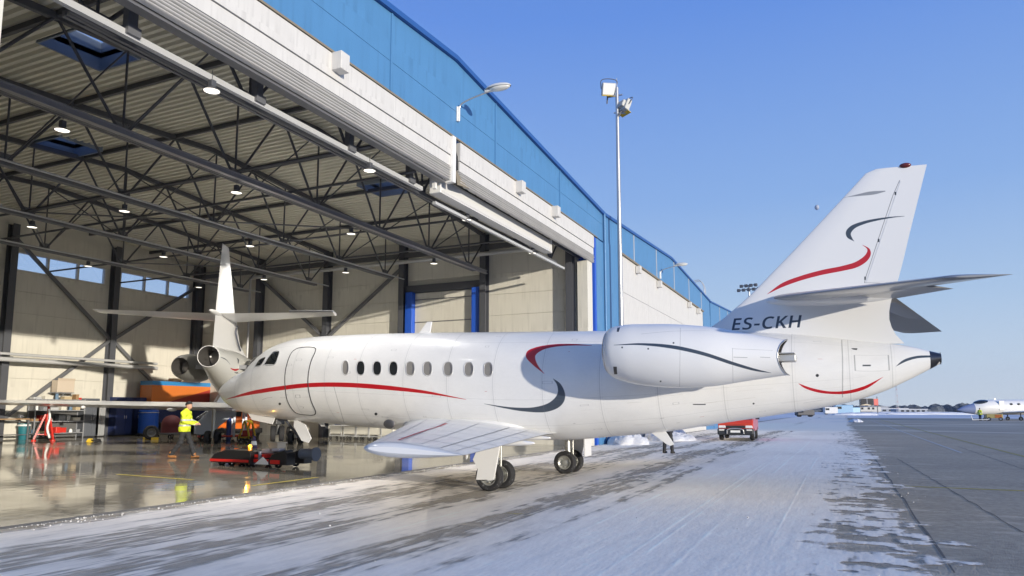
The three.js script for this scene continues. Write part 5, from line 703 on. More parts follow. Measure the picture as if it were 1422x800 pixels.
// ------------------------------------------------------------------ tug under the nose wheel
{ const a = onFloor(306, 645), b = onFloor(437, 649), x0 = a.x, x1 = -14.35, y = floorY(-16), t = thing('aircraft_tug', 'low black and red towbarless tug carrying the nose wheel of the jet', 'tug', [-16, y, -16.35]);
  const L0 = a.x + 16 + 0.02; const shellP = (xa, xb, za, zb, h0, h1) => { const s = new THREE.Shape(); s.moveTo(xa, 0.12); s.lineTo(xb, 0.12); s.lineTo(xb, h1 - 0.04); s.lineTo(xb - 0.06, h1); s.lineTo(xa + 0.55, h0 + 0.06); s.lineTo(xa + 0.12, h0 - 0.06); s.lineTo(xa, 0.22); s.closePath(); return new THREE.ExtrudeGeometry(s, { depth: zb - za, bevelEnabled: true, bevelSize: 0.02, bevelThickness: 0.02, bevelSegments: 2 }).translate(0, 0, za); };
  const bk = mat([0.015, 0.015, 0.017], 0.35), rd = mat([0.6, 0.02, 0.015], 0.4);
  part('body', [shellP(L0, 0.25, -0.62, 0.42, 0.4, 0.46)], bk, t);
  part('red_skirt', [bx(L0 - 0.03, 0.22, 0.14, 0.215, 0.445, 0.46), bx(L0 - 0.03, L0 + 0.05, 0.14, 0.215, -0.6, 0.44)], rd, t);
  part('side_pod', [shellP(0.98, 1.62, 0.1, 0.42, 0.44, 0.46)], bk, t); part('pod_skirt', [bx(1.05, 1.4, 0.13, 0.24, 0.445, 0.46)], rd, t); part('side_pod', [shellP(0.98, 1.62, -0.62, -0.3, 0.44, 0.46)], bk, t);
  part('frame_arm', [bx(0.2, 1.1, 0.14, 0.24, 0.2, 0.3), bx(0.2, 1.1, 0.14, 0.24, -0.5, -0.4), bx(0.3, 0.7, 0.28, 0.36, -0.45, 0.3)], rd, t);
  part('valve_block', [rbox(0.5, 0.14, 0.3, 0.03, 0.65, 0.46, 0), rbox(0.3, 0.1, 0.25, 0.03, 1.0, 0.5, 0.1), cyl(0.05, 0.05, 0.24, 0.55, 0.34, 0.34, 10).rotateZ(0)], mat([0.12, 0.13, 0.18], 0.4), t);
  part('jack_triangle', [slab([[0.42, 0.1], [0.95, 0.1], [0.7, 0.3]], 0.04, 0.006).translate(0, 0, 0.36)], M.white, t);
  part('electric_motor', [cyl(0.15, 0.15, 0.5, 0, 0, 0, 20).rotateZ(PI / 2).translate(1.95, 0.4, -0.1), cyl(0.2, 0.2, 0.06, 0, 0, 0, 20).rotateZ(PI / 2).translate(2.22, 0.4, -0.1)], mat([0.1, 0.12, 0.16], 0.4), t);
  const nw = onZ(385, 614, ZC); part('lift_cradle', [bx(nw.x + 16 - 0.17, nw.x + 16 + 0.17, 0.4, nw.y - y - 0.02, -0.22, 0.12), bx(nw.x + 16 - 0.2, nw.x + 16 + 0.2, nw.y - y - 0.04, nw.y - y - 0.0, -0.25, 0.15)], mat([0.11, 0.11, 0.11], 0.5), t);
  const bc = part('beacon', [cyl(0.05, 0.06, 0.1, 0.12, 0.52, 0.3, 14)], mat([0.9, 0.35, 0.02], 0.2), t); part('beacon_bulb', [new THREE.SphereGeometry(0.055, 14, 10).translate(0.12, 0.59, 0.3)], new THREE.MeshStandardMaterial({ color: lin(0.9, 0.4, 0.02), emissive: lin(1, 0.5, 0.05), emissiveIntensity: 2 }), bc);
  const bl = new THREE.PointLight(lin(1, 0.55, 0.1), 0.35); bl.position.set(0.12, 0.66, 0.38); bl.castShadow = true; t.add(bl);
  for (const [x, z] of [[L0 + 0.3, 0.3], [L0 + 0.7, 0.3], [L0 + 0.3, -0.5], [L0 + 0.7, -0.5], [0.1, 0.3], [0.1, -0.5], [1.2, 0.28], [1.2, -0.45]]) part('wheel', tyre(0.11, 0.1).translate(x, 0.11, z), M.rubber, t);
  part('hose', [tube([V(-0.9, 0.5, 0.1), V(-0.7, 0.56, 0.2), V(-0.4, 0.52, 0.15), V(0.1, 0.5, 0)], 0.015, 20, 6)], M.rubber, t); }
// ------------------------------------------------------------------ red truck coming along the strip
{ const c = onY(1022, 612.5), t = thing('red_truck', 'red truck with black bumper driving on the snow behind the jet', 'truck', [c.x, 0.012, c.z]), rd = new THREE.MeshPhysicalMaterial({ color: lin(0.6, 0.05, 0.02), roughness: 0.35, clearcoat: 0.6 }), dk = mat([0.03, 0.032, 0.035], 0.5);
  const side = (pts, w, b = 0.04) => slab(pts, w - 2 * b, b).rotateY(-PI / 2).translate(w / 2 - b, 0, 0);          // (forward, up) profile; forward is +z
  part('body', [side([[-0.1, 0.55], [-0.02, 0.95], [-0.15, 1.12], [-1.15, 1.2], [-5.0, 1.2], [-5.0, 0.55]], 1.9)], rd, t);
  part('cab', [side([[-1.05, 1.15], [-1.7, 1.85], [-3.4, 1.9], [-3.5, 1.15]], 1.76, 0.05)], rd, t);
  part('windscreen', [side([[-1.02, 1.18], [-1.62, 1.82], [-1.66, 1.8], [-1.08, 1.16]], 1.55, 0.004)], cockpit, t);
  for (const s of [-1, 1]) part('side_window', [bx(s * 0.885, s * 0.892, 1.25, 1.75, -1.75, -3.2)], cockpit, t);
  part('bumper', [rbox(1.95, 0.36, 0.3, 0.08, 0, 0.5, 0.02)], dk, t); part('bull_bar', [tube([V(-0.45, 0.4, 0.2), V(-0.4, 0.62, 0.24), V(0.4, 0.62, 0.24), V(0.45, 0.4, 0.2)], 0.035, 20, 8)], M.galv, t);
  part('grille', [rbox(1.05, 0.24, 0.06, 0.02, 0, 0.82, -0.03), ...[0, 1, 2].map((k) => box(1.0, 0.015, 0.07, 0, 0.75 + k * 0.07, -0.02))], dk, t);
  for (const s of [-1, 1]) { const h = part('headlight', [rbox(0.4, 0.24, 0.12, 0.04, s * 0.72, 0.82, -0.06)], mat([0.75, 0.77, 0.78], 0.1), t); part('indicator', [rbox(0.3, 0.08, 0.05, 0.02, s * 0.74, 0.6, 0.16)], mat([0.75, 0.72, 0.66], 0.2), h); part('mirror', [rbox(0.22, 0.24, 0.12, 0.03, s * 1.12, 1.3, -1.3)], dk, t); }
  part('number_plate', [box(0.52, 0.12, 0.02, 0, 0.52, 0.185)], M.white, t);
  for (const [x, z] of [[-0.84, -0.85], [0.84, -0.85], [-0.84, -4.0], [0.84, -4.0]]) { const w = part('wheel', tyre(0.37, 0.24).rotateY(PI / 2).translate(x, 0.37, z), M.rubber, t); part('hub', cyl(0.2, 0.2, 0.25, 0, 0, 0, 18).rotateZ(PI / 2).translate(x, 0.37, z), M.galv, w); }
  part('underbody', [bx(-0.8, 0.8, 0.3, 0.56, -0.4, -4.8)], M.dark, t); t.rotation.y = 0.05; }
// ------------------------------------------------------------------ workshop things inside the hangar
const wallZ = (px, x) => onX(px, 585, x).z;
function spot(name, label, cat, x, z, group) { return thing(name, label, cat, [x, floorY(x) + 0.004, z], group); }
{ const x = -36.9, z0 = wallZ(42, x), z1 = wallZ(112, x), zc = (z0 + z1) / 2, w = Math.abs(z1 - z0), t = spot('shelving_unit', 'grey workshop shelving loaded with parts against the back wall', 'shelving', x, zc);
  for (const sz of [-1, 1]) for (const sx of [-0.28, 0.28]) part('upright', box(0.05, 2.0, 0.05, sx, 1.0, sz * (w / 2 - 0.03)), M.grey, t);
  const lv = [0.25, 0.85, 1.4, 1.95]; for (const y of lv) part('shelf', rbox(0.62, 0.05, w, 0.01, 0, y, 0), M.grey, t);
  part('back_panel', box(0.02, 1.9, w - 0.1, -0.3, 1.0, 0), mat([0.12, 0.12, 0.12], 0.7), t);
  const colN = ['white', 'cream', 'brown', 'grey', 'slate blue', 'red', 'pale steel', 'tan'], lvN = ['lowest', 'second', 'third', 'top'], cols = [M.white, M.cream, M.wood, M.grey, mat([0.12, 0.2, 0.3], 0.6), M.red, M.steelLight, mat([0.5, 0.4, 0.25], 0.7)];
  let k = 0; for (const [li, y] of lv.entries()) { let z = -w / 2 + 0.15; while (z < w / 2 - 0.25) { const bw = rr(0.12, 0.42), bh = rr(0.08, 0.3), m = cols[(k * 5 + 3) % 8], geo = k % 4 === 1 ? [cyl(0.08, 0.09, bh, 0, bh / 2, 0, 14), cyl(0.04, 0.06, 0.05, 0, bh + 0.02, 0, 12)] : [rbox(0.34, bh, bw, 0.015, 0, bh / 2, 0), rbox(0.36, 0.02, bw + 0.02, 0.005, 0, bh, 0)]; const o = lone(k % 4 === 1 ? 'parts_tin' : 'parts_box', geo, m, `${colN[(k * 5 + 3) % 8]} ${k % 4 === 1 ? 'round tin' : 'lidded box'} on the ${lvN[li]} shelf of the workshop shelving`, k % 4 === 1 ? 'tin' : 'box', k % 4 === 1 ? 'tins on the shelving' : 'boxes on the shelving'); o.position.set(x + rr(-0.05, 0.1), floorY(x) + 0.004 + y + 0.026, zc + z + bw / 2); z += bw + rr(0.05, 0.22); k++; } }
  const cb = spot('cardboard_box', 'pale cardboard box standing on a wall bracket above the shelving', 'box', x, wallZ(84, x)); cb.position.y = floorY(x) + 2.35; part('carton', rbox(0.5, 0.62, 0.9, 0.02, 0, 0.31, 0), mat([0.55, 0.47, 0.38], 0.8), cb); part('flap', box(0.02, 0.12, 0.9, 0.26, 0.66, 0), mat([0.5, 0.42, 0.33], 0.8), cb); part('wall_bracket', [box(0.6, 0.04, 1.0, -0.1, -0.03, 0), beam(V(-0.4, -0.4, 0), V(0.15, -0.04, 0), 0.04, 0.04)], M.grey, cb); }
{ const x = -34.6, t = spot('aircraft_jack', 'red tripod aircraft jack with a white hose beside the shelving', 'jack', x, wallZ(66, x));
  for (const a of [0, 2.1, 4.2]) { const c = Math.cos(a), s = Math.sin(a); part('leg', [beam(V(c * 0.5, 0.08, s * 0.5), V(c * 0.1, 1.25, s * 0.1), 0.07, 0.07)], M.red, t); part('foot', [cyl(0.1, 0.11, 0.06, c * 0.5, 0.03, s * 0.5, 14)], M.red, t); part('brace', beam(V(c * 0.42, 0.3, s * 0.42), V(0, 0.3, 0), 0.04, 0.04), M.red, t); }
  part('cylinder', [cyl(0.09, 0.1, 1.0, 0, 0.75, 0, 18), cyl(0.05, 0.05, 0.35, 0, 1.4, 0, 14), cyl(0.08, 0.05, 0.06, 0, 1.6, 0, 14)], M.red, t); part('hose', [tube([V(0.1, 1.5, 0.05), V(0.3, 1.1, 0.1), V(0.25, 0.6, 0.15), V(0.42, 0.15, 0.12)], 0.05, 24, 8)], M.white, t); part('pump', [rbox(0.3, 0.3, 0.25, 0.04, 0.25, 0.5, -0.3)], M.red, t); }
{ const x = -36.4, t = spot('workbench', 'wooden-topped steel workbench at the back wall', 'workbench', x, wallZ(6, x)); part('top', rbox(0.8, 0.06, 1.9, 0.015, 0, 1.0, 0), M.wood, t); for (const [a, b] of [[-0.35, -0.9], [0.35, -0.9], [-0.35, 0.9], [0.35, 0.9]]) part('leg', box(0.06, 0.97, 0.06, a, 0.485, b), M.steelMid, t); part('lower_shelf', box(0.7, 0.03, 1.8, 0, 0.25, 0), M.steelMid, t); part('vice', [rbox(0.2, 0.16, 0.14, 0.02, 0.2, 1.12, -0.6), box(0.3, 0.05, 0.05, 0.3, 1.12, -0.6)], M.steelMid, t);
  const b = spot('waste_bin', 'teal plastic waste bin between the workbench and the shelving', 'bin', x, wallZ(34, x)); part('bin', lathe([[0.0, 0], [0.2, 0], [0.26, 0.75], [0.28, 0.75], [0.28, 0.78], [0.24, 0.78], [0.2, 0.05], [0, 0.04]], 24), mat([0.02, 0.16, 0.2], 0.45), b); part('liner', lathe([[0.25, 0.72], [0.285, 0.74], [0.29, 0.66]], 24), M.white, b); }
{ const cab = (px, wd, h, m, label) => { const x = -36.9, t = spot('tool_cabinet', label, 'cabinet', x, wallZ(px, x)); part('carcass', rbox(0.6, h, wd, 0.02, 0, h / 2 + 0.05, 0), m, t); for (const s of [-1, 1]) { const d = part('door', rbox(0.025, h - 0.12, wd / 2 - 0.03, 0.008, 0.313, h / 2 + 0.05, s * wd / 4), m, t); part('handle', box(0.03, 0.18, 0.02, 0.34, h / 2, s * 0.06), M.galv, d); } part('plinth', box(0.55, 0.05, wd - 0.05, 0, 0.025, 0), M.dark, t); };
  cab(122, 0.8, 2.0, mat([0.1, 0.11, 0.13], 0.5), 'dark grey tool cabinet next to the shelving'); cab(134, 0.55, 1.9, mat([0.3, 0.31, 0.32], 0.45), 'light grey tool cabinet in front of the steel column'); cab(168, 1.15, 2.1, M.navy, 'navy blue tool cabinet to the right of the column'); cab(187, 0.9, 2.1, mat([0.01, 0.02, 0.09], 0.4), 'darker navy cabinet beside the blue drum'); }
{ const x = -35.9, t = spot('blue_drum', 'big bright blue drum on a low dolly in front of the cabinets', 'drum', x, wallZ(206, x)); part('shell', lathe([[0, 0.15], [0.5, 0.15], [0.52, 0.2], [0.52, 0.55], [0.54, 0.57], [0.52, 0.6], [0.52, 0.95], [0.54, 0.97], [0.52, 1.0], [0.52, 1.4], [0.48, 1.45], [0, 1.45]], 36), mat([0.01, 0.09, 0.5], 0.3), t); part('hoop', [new THREE.TorusGeometry(0.525, 0.02, 8, 40).rotateX(PI / 2).translate(0, 1.3, 0)], M.galv, t); for (const a of [0.5, 2.1, 3.7, 5.3]) part('castor', cyl(0.06, 0.06, 0.05, 0, 0, 0, 14).rotateX(PI / 2).translate(0.38 * Math.cos(a), 0.06, 0.38 * Math.sin(a)), M.rubber, t); part('dolly', cyl(0.5, 0.5, 0.04, 0, 0.13, 0, 28), M.steel, t); }
{ const x = -37.0, z0 = wallZ(195, x), z1 = wallZ(279, x), w = Math.abs(z1 - z0), t = spot('box_trailer', 'orange, red and blue painted box trailer parked along the back wall', 'trailer', x + 0.3, (z0 + z1) / 2);
  const wedge = (pts, x0, th) => slab(pts.map(([a, b]) => [-a, b]), th).rotateY(PI / 2).translate(x0, 0, 0);
  part('body', rbox(1.0, 1.55, w, 0.03, 0, 2.35, 0), mat([0.6, 0.17, 0.03], 0.45), t); part('red_wedge', wedge([[w / 2 - 0.03, 1.62], [-w / 2 + 0.03, 1.62], [-w / 2 + 0.03, 2.72]], 0.5, 0.006), mat([0.32, 0.03, 0.02], 0.45), t); part('blue_stripe', [box(1.01, 0.24, w + 0.01, 0, 3.0, 0)], mat([0.03, 0.22, 0.5], 0.45), t); part('chassis', [bx(-0.4, 0.4, 0.7, 1.55, -w / 2 + 0.1, w / 2 - 0.1)], M.navy, t); for (const z of [-w / 2 + 0.5, w / 2 - 0.5]) part('wheel', tyre(0.4, 0.3).rotateY(PI / 2).translate(0.35, 0.4, z), M.rubber, t); part('roof_load', [rbox(0.5, 0.2, 0.6, 0.05, 0, 3.24, 0.2), rbox(0.4, 0.16, 0.5, 0.05, 0, 3.22, -0.7)], mat([0.5, 0.42, 0.3], 0.7), t); }
{ const p = onFloor(237, 609), t = spot('engine_cover_trolley', 'low trolley with a dark red engine cover behind the walking person', 'trolley', p.x, p.z); part('cover', [new THREE.SphereGeometry(1, 28, 18).scale(0.5, 0.5, 0.5).translate(0, 0.72, 0), cyl(0.48, 0.5, 0.4, 0, 0.5, 0, 28)], mat([0.09, 0.01, 0.015], 0.7), t); part('deck', rbox(1.1, 0.08, 1.1, 0.02, 0, 0.26, 0), M.steel, t); for (const [a, b] of [[-0.45, -0.45], [0.45, -0.45], [-0.45, 0.45], [0.45, 0.45]]) part('castor', tyre(0.11, 0.07).translate(a, 0.11, b), M.rubber, t);
  const q = onFloor(209, 611), w = spot('spare_wheel', 'black spare aircraft wheel standing on the floor near the blue drum', 'wheel', q.x, q.z); part('tyre', tyre(0.36, 0.24).rotateY(1.1).translate(0, 0.36, 0), M.rubber, w); part('rim', rimG(0.36, 0.24).map((g) => g.rotateY(1.1).translate(0, 0.36, 0)), M.steelMid, w); part('chock', [box(0.16, 0.12, 0.3, 0.3, 0.06, 0), box(0.16, 0.12, 0.3, -0.3, 0.06, 0)], M.yellow, w);
  const c = onFloor(132, 614), d = spot('wheel_chock_pair', 'pair of black wheel chocks joined by a bar on the floor', 'wheel chock', c.x, c.z); for (const s of [-1, 1]) part('chock', slab([[-0.12, 0], [0.12, 0], [0.04, 0.14], [-0.04, 0.14]], 0.22, 0.008).rotateY(0.5).translate(s * 0.42, 0.01, s * 0.1), s < 0 ? M.yellow : M.dark, d); part('link_bar', [bar(V(-0.42, 0.08, 0), V(0.42, 0.08, 0.1), 0.025, 8)], M.dark, d); }
{ // boarding steps by the parked jet
  const p = onFloor(299, 612), t = spot('boarding_steps', 'blue-grey wheeled boarding steps behind the nose of the jet', 'steps', p.x, p.z), m = mat([0.6, 0.66, 0.76], 0.45), yaw = 0.95;
  for (const z of [-0.45, 0.45]) { part('side_panel', slab([[-0.95, 0.35], [-0.4, 0.3], [0.75, 1.3], [0.8, 2.45], [0.4, 2.45], [-0.95, 0.75]], 0.05, 0.008).translate(0, 0, z - 0.025), m, t); part('handrail', [tube([V(-0.9, 1.1, z), V(-0.3, 1.6, z), V(0.5, 2.85, z), V(1.1, 2.9, z)], 0.025, 20, 6), bar(V(-0.6, 0.5, z), V(-0.6, 1.35, z), 0.02, 6), bar(V(0.4, 1.7, z), V(0.4, 2.7, z), 0.02, 6)], M.galv, t); }
  for (let k = 0; k < 8; k++) part('step', rbox(0.26, 0.04, 0.86, 0.01, -0.68 + k * 0.17, 0.42 + k * 0.22, 0), M.steelLight, t);
  part('platform', [rbox(0.8, 0.06, 0.95, 0.015, 1.05, 2.1, 0)], m, t); part('support', [bx(0.75, 0.85, 0.2, 2.1, -0.45, -0.35), bx(0.75, 0.85, 0.2, 2.1, 0.35, 0.45), bx(1.3, 1.4, 0.2, 2.1, -0.45, -0.35), bx(1.3, 1.4, 0.2, 2.1, 0.35, 0.45)], m, t); for (const [a, b] of [[-0.6, -0.5], [-0.6, 0.5], [1.3, -0.5], [1.3, 0.5]]) part('wheel', tyre(0.17, 0.1).translate(a, 0.17, b), M.rubber, t); part('chassis', [bx(-0.8, 1.4, 0.18, 0.26, -0.42, 0.42)], M.red, t); t.rotation.y = yaw; }
{ const p = onFloor(331, 608), t = spot('orange_tractor', 'orange airport tractor with a small cab behind the jet nose', 'tractor', p.x, p.z), o = mat([0.75, 0.16, 0.02], 0.4); part('body', [rbox(1.9, 0.6, 1.2, 0.08, 0, 0.75, 0)], o, t); part('cab', [rbox(1.0, 0.5, 1.1, 0.06, -0.1, 1.28, 0)], o, t); for (const s of [-0.3, 0.22]) part('window', rbox(0.4, 0.3, 0.02, 0.005, s - 0.1, 1.3, 0.556), cockpit, t); part('bumper', [rbox(2.2, 0.26, 1.24, 0.05, 0, 0.38, 0)], M.dark, t); for (const [a, b] of [[-0.7, -0.55], [0.7, -0.55], [-0.7, 0.55], [0.7, 0.55]]) part('wheel', tyre(0.28, 0.2).translate(a, 0.28, b), M.rubber, t); t.rotation.y = 0.43;
  const q = onFloor(317, 612), g = spot('gas_bottle', 'slim blue gas bottle in front of the orange tractor', 'gas bottle', q.x, q.z); part('cylinder', lathe([[0, 0], [0.11, 0], [0.12, 0.05], [0.12, 0.95], [0.08, 1.1], [0.04, 1.15], [0, 1.15]], 24), mat([0.02, 0.06, 0.3], 0.35), g); part('valve', [cyl(0.03, 0.03, 0.12, 0, 1.2, 0, 10), rbox(0.1, 0.04, 0.04, 0.01, 0, 1.24, 0)], M.galv, g);
  const r = onFloor(346, 613), y = spot('hand_trolley', 'yellow framed hand trolley next to the orange tractor', 'trolley', r.x, r.z); part('frame', [tube([V(-0.3, 0.15, 0), V(-0.1, 0.6, 0), V(0.05, 1.0, 0), V(0.3, 0.5, 0), V(0.4, 0.15, 0)], 0.045, 24, 8), tube([V(-0.3, 0.15, 0.4), V(-0.1, 0.6, 0.4), V(0.05, 1.0, 0.4), V(0.3, 0.5, 0.4), V(0.4, 0.15, 0.4)], 0.045, 24, 8), bar(V(0.05, 1, 0), V(0.05, 1, 0.4), 0.04, 8), bar(V(-0.3, 0.2, 0), V(0.4, 0.2, 0), 0.04, 8), bar(V(-0.3, 0.2, 0.4), V(0.4, 0.2, 0.4), 0.04, 8)], M.yellow, y); part('load', [rbox(0.4, 0.3, 0.3, 0.04, 0.05, 0.4, 0.2)], M.red, y); for (const [a, b] of [[-0.28, 0], [-0.28, 0.4], [0.38, 0], [0.38, 0.4]]) part('wheel', tyre(0.13, 0.08).translate(a, 0.13, b), M.rubber, y);
  const c = onFloor(352, 628), n = spot('traffic_cone', 'dark traffic cone with a white band on the wet floor behind the tug', 'traffic cone', c.x, c.z); part('cone', lathe([[0.0, 0.62], [0.03, 0.62], [0.04, 0.6], [0.16, 0.04], [0.15, 0.04]], 24), mat([0.05, 0.03, 0.09], 0.6), n); part('white_band', lathe([[0.085, 0.42], [0.115, 0.27]], 24).scale(1.02, 1, 1.02), M.white, n); part('base', rbox(0.42, 0.04, 0.42, 0.02, 0, 0.02, 0), mat([0.04, 0.025, 0.07], 0.6), n); }
{ // white trolleys along the side wall
  [[471, 'white parts trolley with a navy bag on top by the side wall', 0], [490, 'white parts trolley with a flat lid by the side wall', 1], [508, 'white parts trolley carrying two boxes by the side wall', 2], [526, 'white parts trolley with a dark bundle on top by the side wall', 3], [541, 'small white parts trolley beside the wing tip', 4]].forEach(([px, label, k]) => { const z = -31.6, p = onZ(px, 600, z), t = spot('parts_trolley', label, 'trolley', p.x, z, 'white trolleys along the side wall'); part('body', rbox(0.8, 0.42, 0.6, 0.03, 0, 0.5, 0), M.cream, t); part('shelf', rbox(0.84, 0.04, 0.64, 0.01, 0, 0.2, 0), M.steelLight, t); part('top', rbox(0.86, 0.04, 0.66, 0.01, 0, 0.74, 0), M.white, t); for (const [a, b] of [[-0.36, -0.27], [0.36, -0.27], [-0.36, 0.27], [0.36, 0.27]]) part('castor', tyre(0.07, 0.05).translate(a, 0.07, b), M.rubber, t); for (const a of [-0.38, 0.38]) part('post', [box(0.03, 0.6, 0.03, a, 0.45, 0.3), box(0.03, 0.6, 0.03, a, 0.45, -0.3)], M.steelLight, t); part('load', k === 1 ? rbox(0.7, 0.06, 0.5, 0.02, 0, 0.8, 0) : k === 2 ? [rbox(0.3, 0.24, 0.4, 0.03, -0.2, 0.88, 0), rbox(0.3, 0.18, 0.4, 0.03, 0.18, 0.85, 0)] : rbox(0.5, 0.26, 0.4, 0.1, 0, 0.88, 0), k === 0 ? mat([0.06, 0.07, 0.14], 0.8) : k === 3 ? M.dark : M.cream, t); });
  const p = onY(628, 622, 0.05), t = spot('streamer_flag', 'small red and white warning streamer hanging below the wing', 'streamer', p.x, p.z); }
scene.remove(scene.getObjectByName('streamer_flag'));
{ const p = onZ(648, 617, ZC + 3.4), t = thing('warning_streamer', 'red and white warning streamer hanging under the wing next to the wheel', 'streamer', [p.x, p.y - 0.28, p.z]); part('ribbon', [slab([[-0.07, 0.36], [0.09, 0.36], [0.03, 0.05], [0, 0], [-0.02, 0.05]], 0.012, 0.003)], mat([0.6, 0.12, 0.07], 0.7), t); part('white_end', [slab([[-0.022, 0.12], [0.05, 0.12], [0.02, 0.0], [0, -0.02]], 0.016, 0.003).translate(0, 0, -0.002)], M.white, t); part('cord', bar(V(0, 0.34, 0), V(0, 0.6, 0), 0.006, 6), M.red, t); }
// ------------------------------------------------------------------ far side of the airfield
{ const a = onY(1402, 584), t = thing('distant_jet', 'white business jet parked far across the apron with a blue nose', 'aircraft', [a.x, 0.01, a.z]), len = 19, nose = -8.4;
  const R = pchip([[nose, 0.05], [nose + 0.8, 0.45], [nose + 2.4, 0.85], [nose + 4, 1.2], [nose + 6, 1.28], [6, 1.28], [9, 0.7], [nose + len, 0.2]]), C = pchip([[nose, 1.75], [nose + 2.5, 1.95], [nose + 5, 2.2], [6, 2.25], [nose + len, 2.8]]);
  part('fuselage', grid(60, 32, (u, v) => { const x = nose + u * len, r = R(x); return [x, C(x) - Math.cos(v * 2 * PI) * r, Math.sin(v * 2 * PI) * r]; }), jetWhite, t);
  part('nose_cone', grid(12, 32, (u, v) => { const x = nose - 0.02 + u * 2.6, r = R(x) * 1.01 + 0.004; return [x, C(x) - Math.cos(v * 2 * PI) * r, Math.sin(v * 2 * PI) * r]; }), mat([0.2, 0.25, 0.42], 0.4), t, 'blue-grey nose cone');
  part('cockpit_window', [new THREE.SphereGeometry(1, 24, 14).scale(1.35, 0.55, 0.95).rotateZ(0.12).translate(nose + 4.0, 2.95, 0)], cockpit, t);
  part('cabin_door', rbox(0.8, 1.6, 0.03, 0.01, nose + 6.6, 2.5, 1.25), mat([0.62, 0.62, 0.6], 0.4), t); for (let k = 0; k < 5; k++) part('cabin_window', new THREE.SphereGeometry(1, 14, 10).scale(0.26, 0.22, 0.05).translate(nose + 8.2 + k * 1.2, 2.7, 1.2), cockpit, t);
  for (const s of [-1, 1]) { const g = wingLoft([{ le: V(-1.5, 1.35, s * 1), te: V(2.6, 1.3, s * 1), th: 0.4, k: 4 }, { le: V(2.2, 1.7, s * 8), te: V(3.5, 1.7, s * 8), th: 0.15 }], V(0, 1, 0), 24); part('wing', [g, endCap(g, 24, true)], jetWhite, t); part('main_gear', [bar(V(0.8, 0.3, s * 1.8), V(0.8, 1.4, s * 1.8), 0.08, 8), tyre(0.32, 0.3).translate(0.8, 0.32, s * 1.8)], M.rubber, t); part('engine', lathe([[0.4, 0], [0.6, 0.6], [0.6, 1.8], [0.4, 2.6]], 20).rotateZ(-PI / 2).translate(4.6, 2.9, s * 1.9), jetWhite, t); }
  part('nose_gear', [bar(V(nose + 4.4, 0.2, 0), V(nose + 4.4, 1.2, 0), 0.07, 8), tyre(0.26, 0.2).translate(nose + 4.4, 0.26, 0)], M.rubber, t); part('antenna', box(0.3, 0.35, 0.04, nose + 6.3, 3.6, 0), jetWhite, t);
  const fg = wingLoft([{ le: V(6, 3.2, 0), te: V(10.4, 3.2, 0), th: 0.3, k: 4 }, { le: V(9.4, 6.4, 0), te: V(11, 6.4, 0), th: 0.15 }], V(0, 0, 1), 20); part('fin', [fg, endCap(fg, 20, true)], jetWhite, t); t.rotation.y = 0.36;
  const g = onY(1381, 584.5), c = thing('ground_power_cart', 'yellow and brown ground power cart under the distant jet', 'cart', [g.x, 0.01, g.z]); part('housing', rbox(2.3, 0.7, 1.2, 0.08, 0, 0.75, 0), mat([0.35, 0.3, 0.12], 0.5), c); part('panel', rbox(0.9, 0.5, 0.04, 0.01, 0.5, 0.75, 0.61), mat([0.4, 0.12, 0.03], 0.5), c); for (const s of [-0.8, 0.8]) part('wheel', tyre(0.3, 0.2).translate(s, 0.3, 0.55), M.rubber, c);
  const b = onY(1351, 584.5), n = thing('tow_bar', 'white tow bar lying in front of the distant jet', 'tow bar', [b.x, 0.01, b.z]); part('bar', [bar(V(0, 0.15, 0), V(2.2, 0.25, 0), 0.06, 8), bar(V(0, 0.1, 0), V(-0.2, 0.85, 0), 0.05, 8)], M.white, n); part('wheel', tyre(0.15, 0.1).translate(1.1, 0.15, 0), M.rubber, n); }
const far = (px, py, d) => { const r = ray(px, py); return camera.position.clone().addScaledVector(r, d); };
{ const p = far(1205, 565, 330), t = thing('billboard_building', 'small distant building with a black screen and a red panel', 'building', [p.x, 0, p.z]), k = 330 / 990; part('wall', rbox(30 * k, 12 * k * 0.55, 6, 0.1, 2 * k, 2.2, -2), mat([0.5, 0.5, 0.48], 0.7), t); part('screen', [box(17 * k, 9 * k, 0.5, -3 * k, 5.6, 1.5)], M.dark, t); part('screen_frame', [box(0.3, 9 * k, 0.6, -3 * k, 5.6, 1.55), box(17.4 * k, 0.3, 0.6, -3 * k, 7.2, 1.55)], M.grey, t); part('red_panel', [box(6 * k, 9 * k, 0.5, 9.4 * k, 5.5, 1.5)], mat([0.6, 0.08, 0.06], 0.5), t); for (const x of [-3, 0, 2]) part('window', box(1.0, 1.0, 0.1, x, 2.6, 1.06), cockpit, t); part('awning', slab([[-4.5, 4.0], [1.5, 4.0], [-1.5, 4.7]], 0.6).translate(0, 0, 1.4), mat([0.6, 0.5, 0.35], 0.7), t); for (const x of [-4, 4]) part('post', box(0.3, 8, 0.3, x, 4, 1.0), M.steel, t); t.rotation.y = 0.42; }
